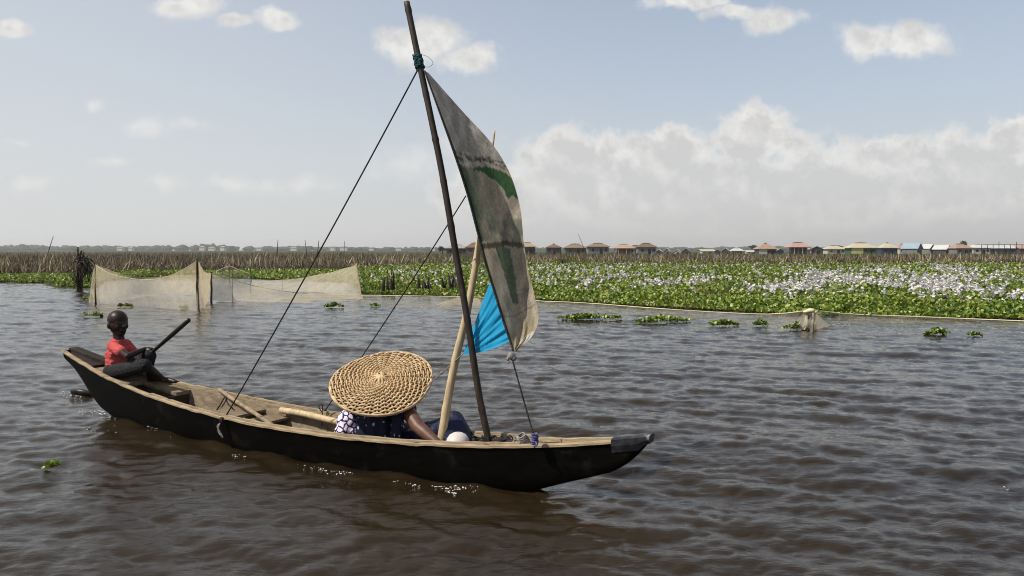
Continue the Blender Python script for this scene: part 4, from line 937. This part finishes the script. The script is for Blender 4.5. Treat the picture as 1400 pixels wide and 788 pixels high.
    # draped hump near the sail pole
    yh = Y(417); t6 = [W(560, 419, yh), W(590, 417, yh), W(612, 411, yh), W(632, 405, yh + .8), W(655, 409, yh)]; b6 = [W(560, 424, yh - 1), W(590, 425, yh - 1), W(612, 425, yh - 1), W(636, 424, yh - .8), W(660, 422, yh - .6)]
    net('fishing_net', 'bunched pale net fold rising from the water behind the bamboo mast', M['net'], [(t6, b6, dict(n=30, sd=9))], [])
    yn = G(1108, 452)[1]
    stake('net_stake', 1104, 428, 452, .022, 'dark stake inside the gathered pale net at right'); stake('net_stake', 1111, 428, 453, .022, 'second thin stake at the right edge of the gathered net', M['stick'])
    c = P(1108, 425, yn); mb = MB(); r = np.random.default_rng(3)
    def drape(xa, ya, xb, yb, top0, top1, w0, curve, dy=0.0):
        rows = []
        for k in range(12):
            u = k / 11; a_ = P(top0 + (top1 - top0) * u, 425.5 + 1.5 * math.sin(3 * u), yn + dy); b_ = G(xa + (xb - xa) * u, ya + (yb - ya) * u, .015)
            rows.append([a_ * (1 - t) + b_ * t - UP * (curve * a_[2] * math.sin(math.pi * t)) + np.array([.0, .04 * math.sin(4 * k), 0]) * t for t in np.linspace(0, 1, 10)])
        mb.grid(rows)
    drape(1066, 448, 1099, 451, 1100, 1105, 0, .34); drape(1154, 441, 1120, 448, 1114, 1111, 0, .42)
    for x in (1103, 1112): mb.tube(smoothline([P(x * .5 + 554, 425, yn), P(x, 436, yn + .02), P(x + 1, 446, yn), G(x + .5, 453, -.05)], 14), np.linspace(.035, .055, 14), 7)
    tag(mb.obj('fishing_net', M['net_tail'], None, True), 'pale net gathered into a tent at the right hand stake', 'fishing net')
    single('net_knot', MB().ball(c, (.085, .07, .045), 12, 8).ball(c + [.07, 0, -.03], (.06, .05, .03)).ball(c - [.08, 0, .02], (.06, .05, .03)), M['net_cord'], 'bunched net knot on top of the gathered net', 'net knot')
build_nets()

def build_glint_flecks():  # white splash droplets put where the sun glints along the waterline
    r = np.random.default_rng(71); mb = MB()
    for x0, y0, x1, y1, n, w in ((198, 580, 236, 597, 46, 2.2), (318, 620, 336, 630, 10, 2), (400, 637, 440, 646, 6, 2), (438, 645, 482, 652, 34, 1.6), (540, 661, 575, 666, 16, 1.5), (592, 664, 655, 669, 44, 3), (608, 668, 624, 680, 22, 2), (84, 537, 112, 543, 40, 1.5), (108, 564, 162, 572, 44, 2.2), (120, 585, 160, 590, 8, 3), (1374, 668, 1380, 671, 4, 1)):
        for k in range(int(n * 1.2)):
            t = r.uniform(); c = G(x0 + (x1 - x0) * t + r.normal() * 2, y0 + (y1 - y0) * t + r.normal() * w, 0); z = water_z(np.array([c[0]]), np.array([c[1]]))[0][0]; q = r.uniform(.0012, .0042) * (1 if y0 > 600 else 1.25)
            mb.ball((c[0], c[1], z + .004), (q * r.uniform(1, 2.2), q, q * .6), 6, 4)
    tag(mb.obj('glint_flecks', M['glint_flecks'], None, True, origin=(-1, 5, 0)), 'white splash flecks standing in for sun glints along the canoe waterline and paddle', 'glint_flecks', kind='stuff')
M['glint_flecks'] = pbr('white_splash_glint', flat2((.8, .8, .78, 1), (.88, .88, .86, 1)), 40, .25, 0, None, .5)
build_glint_flecks()

def build_brush():
    r = np.random.default_rng(17)
    b = G(107, 395); Y = b[1]; e = empty('brush_post', (b[0], Y, 0), 'tall dark post bundled with dead fronds left of the nets', 'post')
    zt = 1.5 - (338 - YH) * Y / F
    for dx, zt_ in ((0, zt), (.12, zt * .72)): MB().tube([(b[0] + dx, Y, -.3), (b[0] + dx, Y, zt_ * .6), (b[0] + dx + .03, Y, zt_)], [.05, .045, .03], 8).obj('post', M['stake'], e, True)
    n = 300; p = np.stack([b[0] + .05 + r.uniform(0, 1, n) ** 1.3 * .42 , Y + r.uniform(-.15, .2, n), r.uniform(.85, zt - .05, n)], -1); p[:, 2] -= (p[:, 0] - b[0]) * .9
    V, Fc = blades(p, r.uniform(.2, .45, n), r.uniform(.02, .04, n), r, -1.3, -.1, .6); obj('fronds', V, Fc, M['brush'], e)
    n = 60; p = np.stack([b[0] + r.uniform(-.06, .14, n), Y + r.uniform(-.1, .1, n), r.uniform(0, .3, n)], -1)
    V, Fc = blades(p, r.uniform(.4, .9, n), r.uniform(.02, .04, n), r, .8, 1.5, .3); obj('twigs', V, Fc, M['brush'], e)
    for px, top, bot, w, lb in ((530, 372, 402, .22, 'leftmost of the dark stump clusters standing in the hyacinth left of the mast'), (586, 378, 402, .32, 'widest dark stump cluster standing in the hyacinth left of the mast'), (614, 371, 402, .2, 'tall dark stump pair beside the mast in the hyacinth'), (768, 350, 365, .35, 'dark dead stump in the reeds below the small brown roof'), (573, 380, 398, .1, 'single thin dark stump left of the widest stump cluster')):
        b = G(px, bot); zt = 1.5 - (top - YH) * b[1] / F; mb = MB()
        for k in range(6 if w > .15 else 2):
            x = b[0] + r.uniform(-w, w); y = b[1] + r.uniform(-.15, .15); z = zt * r.uniform(.6, 1.0); mb.tube([(x, y, -.1), (x + r.uniform(-.04, .04), y, z * .5), (x + r.uniform(-.08, .08), y, z)], [.05, .05, .025], 6)
        tag(mb.obj('dead_stump', M['brush'], None, True, origin=(b[0], b[1], 0)), lb, 'dead stump')
    for px0, y0, px1, y1, Y, lb in ((803, 345, 790, 319, 180, 'thin pole leaning over the thatched roofs right of the sail'), (62, 336, 73, 323, 120, 'thin pole leaning above the reeds at far left'), (378, 342, 380, 328, 110, 'short upright pole above reeds left of the long stay rope'), (433, 352, 436, 329, 100, 'upright pole in the dead reeds just right of the stay rope'), (420, 338, 417, 328, 130, 'faint leaning pole behind the stay rope'), (470, 345, 471, 330, 150, 'faint thin pole standing right of the stay rope above the treeline')):
        a, c = P(px0, y0, Y), P(px1, y1, Y); a[2] = 0; single('leaning_pole', MB().tube([a, (a + c) / 2, c], [.07, .06, .04], 6), M['stake'], lb, 'pole')
build_brush()

# ------------------------------------------------------------------ floating clumps
def build_clumps():
    r = np.random.default_rng(33)
    L = [(806, 437, 88, 'long floating hyacinth raft nearest the sail'), (905, 441, 80, 'second floating hyacinth raft from the sail with a trailing tail'), (990, 446, 42, 'round floating hyacinth clump midway between the sail and the gathered net'), (1040, 446, 22, 'sparse floating clump just left of the gathered net'),
         (1087, 451, 34, 'floating hyacinth clump against the foot of the gathered net'), (1281, 458, 34, 'low floating clump in open water far right of the gathered net'), (1333, 460, 15, 'tiny rightmost floating sprig on the open water'), (456, 421, 26, 'small floating clump in front of the second net'), (513, 420, 12, 'tiny sprig floating in front of the long low net'),
         (171, 420, 20, 'small clump floating under the sagging net'), (119, 410, 12, 'little clump at the left corner stake'), (252, 423, 8, 'single sprig at the foot of the tall net stake'), (131, 433, 9, 'right one of two sprigs floating left of the boy head'), (118, 433, 7, 'left one of two sprigs floating left of the boy head'), (72, 640, 13, 'single bright green leaf sprig drifting in the lower left water'), (636, 384, 0, '')]
    for px, py, w, lb in L:
        if not w: continue
        c = G(px, py); d = c[1]; wm = w * d / F; n = int(max(10, w * 4.2)); 
        if w > 60: n = int(w * 5.5)
        x = r.normal(0, .24, n).clip(-.5, .5) * wm; cl = r.uniform(-.45, .45, 4) * wm; x = np.where(r.uniform(size=n) < .35, r.choice(cl, n) + r.normal(0, .07, n) * wm, np.where(r.uniform(size=n) < .6, r.uniform(-.5, .5, n) * wm, x))
        y = r.normal(0, .3, n) * min(.5, max(.12, wm * .2)); y += .15 * x
        hs = (1 if w > 20 else .5) * (1 - (np.abs(x) / wm * 1.6).clip(0, .8)); sz = (.028 + .0022 * d) * r.uniform(.7, 1.25, n) * (1 if d > 10 else .8)
        z = .01 + hs * r.uniform(.0, .11, n) * min(1, d / 12)
        p = np.stack([c[0] + x, d + y, z], -1); V, Fc = leaves(p, sz, r, -.1, 1.2)
        o = obj('hyacinth_clump', V, Fc, M['leaf'], origin=(c[0], d, 0)); tag(o, lb, 'floating plant', 'hyacinth clumps floating on the water')
build_clumps()

# ------------------------------------------------------------------ stilt village
def hmat(name, c, v=.18, sc_=1.2, st=(1, 1, 6)):
    c = np.array(c); return pbr(name, [(.3, tuple(c * (1 - v)) + (1,)), (.7, tuple(c * (1 + v)) + (1,))], sc_, .9, .3, st, .1, bdist=.05)
HM = {k: hmat('village_' + k, v) for k, v in dict(thatch=(.20, .15, .10), brown=(.16, .10, .07), orange=(.31, .205, .145), pink=(.37, .23, .19), cream=(.42, .37, .26), white=(.46, .45, .43), blue=(.24, .31, .36), grey=(.28, .26, .24), tan=(.34, .25, .17),
      wgrey=(.16, .155, .15), wdark=(.055, .055, .06), wbrown=(.12, .09, .07), wpale=(.42, .39, .34), wgreen=(.035, .10, .045), wyellow=(.42, .42, .16), wnavy=(.03, .045, .09), wred=(.2, .06, .05), dark=(.012, .011, .01), post=(.09, .075, .06)).items()}
def house(px, w, ridge, eave, base, Y, kind, roof, wall, label, yaw=0.0, deep=.8, front=None, win=2, posts=False, over=1.0):
    """stilt house: px centre and width in photograph pixels give its real place and size at distance Y"""
    k = Y / F; x = (px - 700) * k; W = w * k; zr, ze, zb = (1.5 - (q - YH) * k for q in (ridge, eave, base)); zb = max(zb, .35)
    c_, s_ = math.cos(yaw), math.sin(yaw); fw = abs(c_) + abs(s_) * deep; hw = W / fw / 2; hd = hw * deep
    ex = np.array([c_, s_, 0]); ey = np.array([-s_, c_, 0]); O = np.array([x, Y, 0.0]); rw = .86
    e = empty('stilt_house', O, label, 'stilt house', 'stilt houses of the lagoon village')
    pt = lambda a, b, z: O + ex * a + ey * b + UP * z
    a, b = hw * rw, hd * rw
    if not posts: MB().box(pt(0, 0, (zb + ze) / 2 + .02), ex * a, ey * b, UP * ((ze - zb) / 2 + .02)).obj('wall', HM[wall], e)
    else:
        MB().box(pt(hw * .12, b * .3, (zb + ze) / 2), ex * a * .7, ey * b * .6, UP * ((ze - zb) / 2)).obj('wall', HM[wall], e)
        for i in range(6): MB().box(pt(-a + 2 * a * i / 5, -b, (zb + ze) / 2 + .02), ex * .09, ey * .09, UP * ((ze - zb) / 2 + .02)).obj('post', HM['wpale' if i % 2 else 'post'], e)
        MB().box(pt(0, -b - .06, zb + .35), ex * a, ey * .03, UP * .05).obj('railing', HM['post'], e)
    if front: MB().box(pt(-a * .52, -b - .03, (zb + ze) / 2), ex * a * .46, ey * .05, UP * ((ze - zb) / 2 - .02)).obj('wall_panel', HM[front], e)
    MB().box(pt(0, -.1, zb - .09), ex * hw * .96, ey * hd * .98, UP * .09).obj('platform', HM['post'], e)
    for i in range(3):
        for j in (-1, 1): MB().box(pt(-a + a * i, j * b * .9, zb / 2 - .19), ex * .08, ey * .08, UP * (zb / 2 + .01)).obj('stilt', HM['post'], e)
    R = MB(); th = .12
    if kind in ('hip', 'pyramid'):
        rl = hw * (.38 if kind == 'hip' else .10); V = [pt(-hw, -hd, ze), pt(hw, -hd, ze), pt(hw, hd, ze), pt(-hw, hd, ze), pt(-rl, 0, zr), pt(rl, 0, zr)]
        n = 5; Vv = [v + UP * th for v in V[:4]] + V[4:] + V[:4]
        R.add(Vv, [(0, 1, 5, 4), (1, 2, 5), (2, 3, 4, 5), (3, 0, 4), (6, 7, 1, 0), (7, 8, 2, 1), (8, 9, 3, 2), (9, 6, 0, 3), (9, 8, 7, 6)])
        ro = R.obj('roof', HM[roof], e)
        MB().tube([pt(-rl - .1, 0, zr - .02), pt(0, 0, zr + .05), pt(rl + .1, 0, zr - .02)], [.13, .16, .13], 6).obj('ridge_cap', HM['brown' if roof in ('thatch', 'brown', 'orange', 'pink', 'cream') else 'grey'], ro)
    elif kind == 'gable':        # ridge runs along ey, the gable end looks along -ey
        V = [pt(-hw, -hd, ze), pt(0, -hd, zr), pt(hw, -hd, ze), pt(-hw, hd, ze), pt(0, hd, zr), pt(hw, hd, ze)]; Vv = V + [v - UP * th for v in V]
        R.add(Vv, [(0, 3, 4, 1), (1, 4, 5, 2), (6, 7, 10, 9), (7, 8, 11, 10), (0, 1, 7, 6), (1, 2, 8, 7), (3, 9, 10, 4), (4, 10, 11, 5), (0, 6, 9, 3), (2, 5, 11, 8)]); R.obj('roof', HM[roof], e)
        zz = lambda q: ze + (zr - ze) * (1 - q / hw) - th - .02
        for sgn in (-1, 1): MB().add([pt(-a, sgn * b, ze), pt(a, sgn * b, ze), pt(a, sgn * b, max(zz(a), ze + .01)), pt(0, sgn * b, zz(0)), pt(-a, sgn * b, max(zz(a), ze + .01)),
                          pt(-a, sgn * (b - .1), ze), pt(a, sgn * (b - .1), ze), pt(a, sgn * (b - .1), max(zz(a), ze + .01)), pt(0, sgn * (b - .1), zz(0)), pt(-a, sgn * (b - .1), max(zz(a), ze + .01))],
                         [(0, 1, 2, 3, 4), (9, 8, 7, 6, 5), (0, 5, 6, 1), (1, 6, 7, 2), (2, 7, 8, 3), (3, 8, 9, 4), (4, 9, 5, 0)]).obj('gable_wall', HM[wall], e)
    else:                        # shed: one slope falling to the viewer
        V = [pt(-hw, -hd, ze), pt(hw, -hd, ze), pt(hw, hd, zr), pt(-hw, hd, zr)]; R.add(V + [v - UP * th for v in V], [(0, 1, 2, 3), (7, 6, 5, 4), (0, 4, 5, 1), (1, 5, 6, 2), (2, 6, 7, 3), (3, 7, 4, 0)]); R.obj('roof', HM[roof], e)
    hz_ = (ze - zb)
    if not posts:
        d0 = .25 if not front else .55
        do = MB().box(pt(a * d0, -b - .02, zb + hz_ * .40), ex * .38, ey * .03, UP * hz_ * .38).obj('door', HM['dark'], e)
        for i in range(win):
            q = (-.55, .72, -.1)[i]
            if front and q < 0: q = .15
            wf = MB().box(pt(a * q, -b - .02, zb + hz_ * .60), ex * .30, ey * .03, UP * hz_ * .18).obj('window', HM['dark'], e)
        MB().box(pt(a + .02, 0, zb + hz_ * .58), ey * .32, ex * .03, UP * hz_ * .18).obj('window', HM['dark'], e)
    return e
house(625, 32, 335, 340, 349.5, 215, 'hip', 'grey', 'wdark', 'grey roofed house just left of the mast behind the reeds')
house(651, 30, 332.5, 339, 349, 212, 'hip', 'brown', 'wbrown', 'brown roofed house seen between the bamboo mast and the sail')
house(721, 25, 332, 338, 349, 208, 'hip', 'tan', 'wdark', 'tan roofed house just right of the sail edge', yaw=.2)
house(757, 24, 334, 339, 349, 205, 'pyramid', 'brown', 'wdark', 'small brown pyramid roofed house with a pale left side', yaw=-.2)
house(786, 32, 334, 339.5, 348, 220, 'hip', 'thatch', 'wbrown', 'long low thatched house under the leaning thin pole')
house(817, 32, 333, 338, 349, 210, 'hip', 'thatch', 'wgrey', 'thatched grey house right of the leaning thin pole')
house(852, 30, 334.5, 340, 348.5, 205, 'hip', 'tan', 'wred', 'tan roofed house with pale front posts and a reddish wall', posts=True)
house(869, 22, 336, 340, 348, 216, 'hip', 'thatch', 'wbrown', 'low thatched house squeezed between the pale posts and the tall brown roof')
house(883, 28, 333, 338.5, 348, 207, 'hip', 'brown', 'wgrey', 'tall brown roofed house with a wide grey wall')
house(901, 12, 341, 344, 347.5, 250, 'gable', 'white', 'wdark', 'tiny white roofed gable hut beside the tall brown roof', yaw=-.3, deep=1.3, win=0)
house(912, 14, 339.5, 344, 348, 235, 'gable', 'white', 'wgrey', 'small white roofed gable hut second from the tall brown roof', yaw=-.3, deep=1.3, win=0)
house(926, 14, 341, 344.5, 348, 240, 'gable', 'white', 'wpale', 'small pale walled gable hut in the middle of the hut row', yaw=-.3, deep=1.3, win=0)
house(938, 16, 339.5, 344, 348, 232, 'gable', 'grey', 'wdark', 'dark gable hut at the right end of the four small huts', yaw=-.3, deep=1.2, win=0)
house(967, 20, 341, 343.5, 347, 260, 'shed', 'cream', 'wpale', 'low cream roofed shed between two groups of dark huts', win=1)
house(981, 13, 341, 344, 348, 240, 'gable', 'grey', 'wdark', 'dark gable hut next to the low cream shed', yaw=-.3, deep=1.2, win=0)
house(992, 16, 339, 343.5, 348, 236, 'gable', 'white', 'wdark', 'white roofed gable hut left of the pale open hut', yaw=-.35, deep=1.2, win=0)
house(1007, 18, 339.5, 343.5, 348, 242, 'hip', 'white', 'wgrey', 'pale open hut with white hip roof and thin posts', posts=True)
house(1027, 16, 342.5, 344.5, 348, 250, 'shed', 'white', 'wpale', 'low white shed left of the orange brown roof', win=1)
house(1046, 28, 333, 341, 348.5, 200, 'pyramid', 'orange', 'wdark', 'orange brown roofed house with pale left wall panels', front='wpale')
house(1064, 14, 340, 343, 348, 250, 'gable', 'grey', 'wdark', 'small grey hut between the orange brown and pink roofs', yaw=.2, win=0)
house(1090, 32, 332, 338.5, 348, 205, 'hip', 'pink', 'wdark', 'pink roofed house with an open veranda of pale posts', posts=True)
house(1114, 22, 336.5, 341, 348, 210, 'gable', 'grey', 'wdark', 'grey gable fronted house beside the pink roof', yaw=-.15, deep=1.0, win=1)
house(1139, 28, 336.5, 341, 348, 225, 'hip', 'cream', 'wpale', 'pale cream roofed house left of the green walled house')
house(1154, 18, 339.5, 343, 348, 235, 'shed', 'white', 'wgrey', 'low whitish shed in front of the dark tree', win=1)
house(1176, 40, 332.5, 339.5, 347.5, 200, 'hip', 'cream', 'wgreen', 'cream roofed house with dark green wall and yellow green panel', front='wyellow', deep=.6)
house(1200, 12, 337.5, 341, 348, 230, 'hip', 'white', 'wpale', 'tiny pale house between the green and navy walled houses')
house(1212, 24, 332.5, 339.5, 347.5, 202, 'pyramid', 'cream', 'wnavy', 'cream pyramid roofed house with navy walls')
house(1234, 18, 334, 340, 347.5, 222, 'hip', 'orange', 'wpale', 'small tan roofed house left of the blue roof')
house(1246, 30, 332.5, 340, 348, 204, 'gable', 'blue', 'wgrey', 'blue roofed house with a grey gable end', yaw=.75, deep=1.15, win=1)
house(1268, 18, 334, 340, 348, 214, 'gable', 'white', 'wgrey', 'white roofed gable house right behind the blue roof', yaw=.5, deep=1.1, win=1)
house(1287, 26, 335, 341, 347.5, 206, 'gable', 'white', 'wdark', 'white roofed dark gable house left of the peach roof', yaw=.7, deep=1.1, win=1)
house(1311, 30, 334, 340, 348, 203, 'hip', 'orange', 'wgrey', 'peach roofed grey house below the bushy tree', yaw=.15)
house(1336, 26, 334.5, 339.5, 348, 205, 'hip', 'white', 'wpale', 'long white roofed house left of the bare pole frame')
house(1365, 44, 335.5, 339.5, 348, 212, 'shed', 'white', 'wdark', 'long dark walled house with white roof behind the bare pole frame', deep=.35)
house(1404, 30, 335.5, 340, 348, 210, 'shed', 'pink', 'wdark', 'dark house with faded pink roof at the right picture edge', deep=.4)
def build_frame():
    Y = 198.; k = Y / F; mb = MB(); x0, x1 = (1341 - 700) * k, (1412 - 700) * k; zt = 1.5 - (334.5 - YH) * k; e = empty('pole_frame', ((x0 + x1) / 2, Y, 0), 'bare wooden pole frame standing before the white roofed house', 'frame')
    for i in range(10):
        x = x0 + (x1 - x0) * i / 9; MB().tube([(x, Y, 0), (x + .05, Y, zt * .5), (x, Y, zt + (.7 if i in (3, 6) else 0))], .07, 6).obj('post', HM['dark'], e)
    for z in (zt - .05, zt * .62): MB().tube([(x0 - .2, Y - .1, z), ((x0 + x1) / 2, Y - .1, z + .04), (x1 + .2, Y - .1, z)], .055, 6).obj('rail', HM['dark'], e)
build_frame()
def build_trees():
    r = np.random.default_rng(44)
    for px, top, w, Y, lb in ((1316, 329.5, 15, 260, 'small bushy tree above the peach roof'), (1147, 335.5, 18, 300, 'dark tree behind the pale cream roof'), (1030, 335.5, 14, 420, 'hazy rounded tree left of the orange brown roof'), (1166, 336, 12, 280, 'small dark tree left behind the green walled house'), (605, 337, 16, 260, 'dark bushy tree left of the grey roof by the mast')):
        c = P(px, top, Y); h = c[2]; hw = w * Y / F / 2; e = empty('tree', (c[0], Y, 0), lb, 'tree')
        t = MB().tube([(c[0], Y, 0), (c[0] + .1, Y, h * .4), (c[0], Y, h * .75)], [.22, .17, .08], 8)
        for k in range(4): a = r.uniform(0, 6.28); t.tube([(c[0], Y, h * .45), (c[0] + hw * .35 * math.cos(a), Y + hw * .35 * math.sin(a), h * .62), (c[0] + hw * .6 * math.cos(a), Y + hw * .6 * math.sin(a), h * .78)], [.09, .06, .03], 6)
        t.obj('trunk', M['stake'], e, True)
        n = 900; v = r.normal(size=(n, 3)); v /= np.linalg.norm(v, axis=1)[:, None]; cl = r.normal(size=(9, 3)) * .4; rr = r.uniform(.2, 1, n) ** .5
        p = np.array([c[0], Y, h * .70]) + (cl[r.integers(0, 9, n)] + v * rr[:, None] * .55) * np.array([hw * .9, hw * .9, h * .30]) * .8
        p[:, 2] = np.minimum(p[:, 2], h)
        V, Fc = leaves(p, r.uniform(.22, .4, n) * max(.6, hw / 2), r, -.6, 1.2); obj('crown', V, Fc, M['tree_leaf'], e)
M['tree_leaf'] = pbr('tree_leaf', [(0, (.015, .03, .008, 1)), (.7, (.05, .08, .02, 1)), (1, (.09, .12, .03, 1))], island=True, bump=0, rough=.6, spec=.3, trans=.25)
build_trees()

# ------------------------------------------------------------------ air
def build_haze():
    m = bpy.data.materials.new('pale_air'); m.use_nodes = True; nt = m.node_tree; nt.nodes.clear(); out = nt.nodes.new('ShaderNodeOutputMaterial')
    v = nt.nodes.new('ShaderNodeVolumePrincipled'); v.inputs['Color'].default_value = (.93, .93, .93, 1); v.inputs['Density'].default_value = .00028; v.inputs['Anisotropy'].default_value = .2
    nt.links.new(v.outputs[0], out.inputs['Volume'])
    o = MB().box((0, 0, 12), (4000, 0, 0), (0, 4000, 0), (0, 0, 14)).obj('haze', m, origin=(0, 0, 0)); tag(o, 'pale haze in the air over the lagoon', 'haze', kind='stuff')
build_haze()
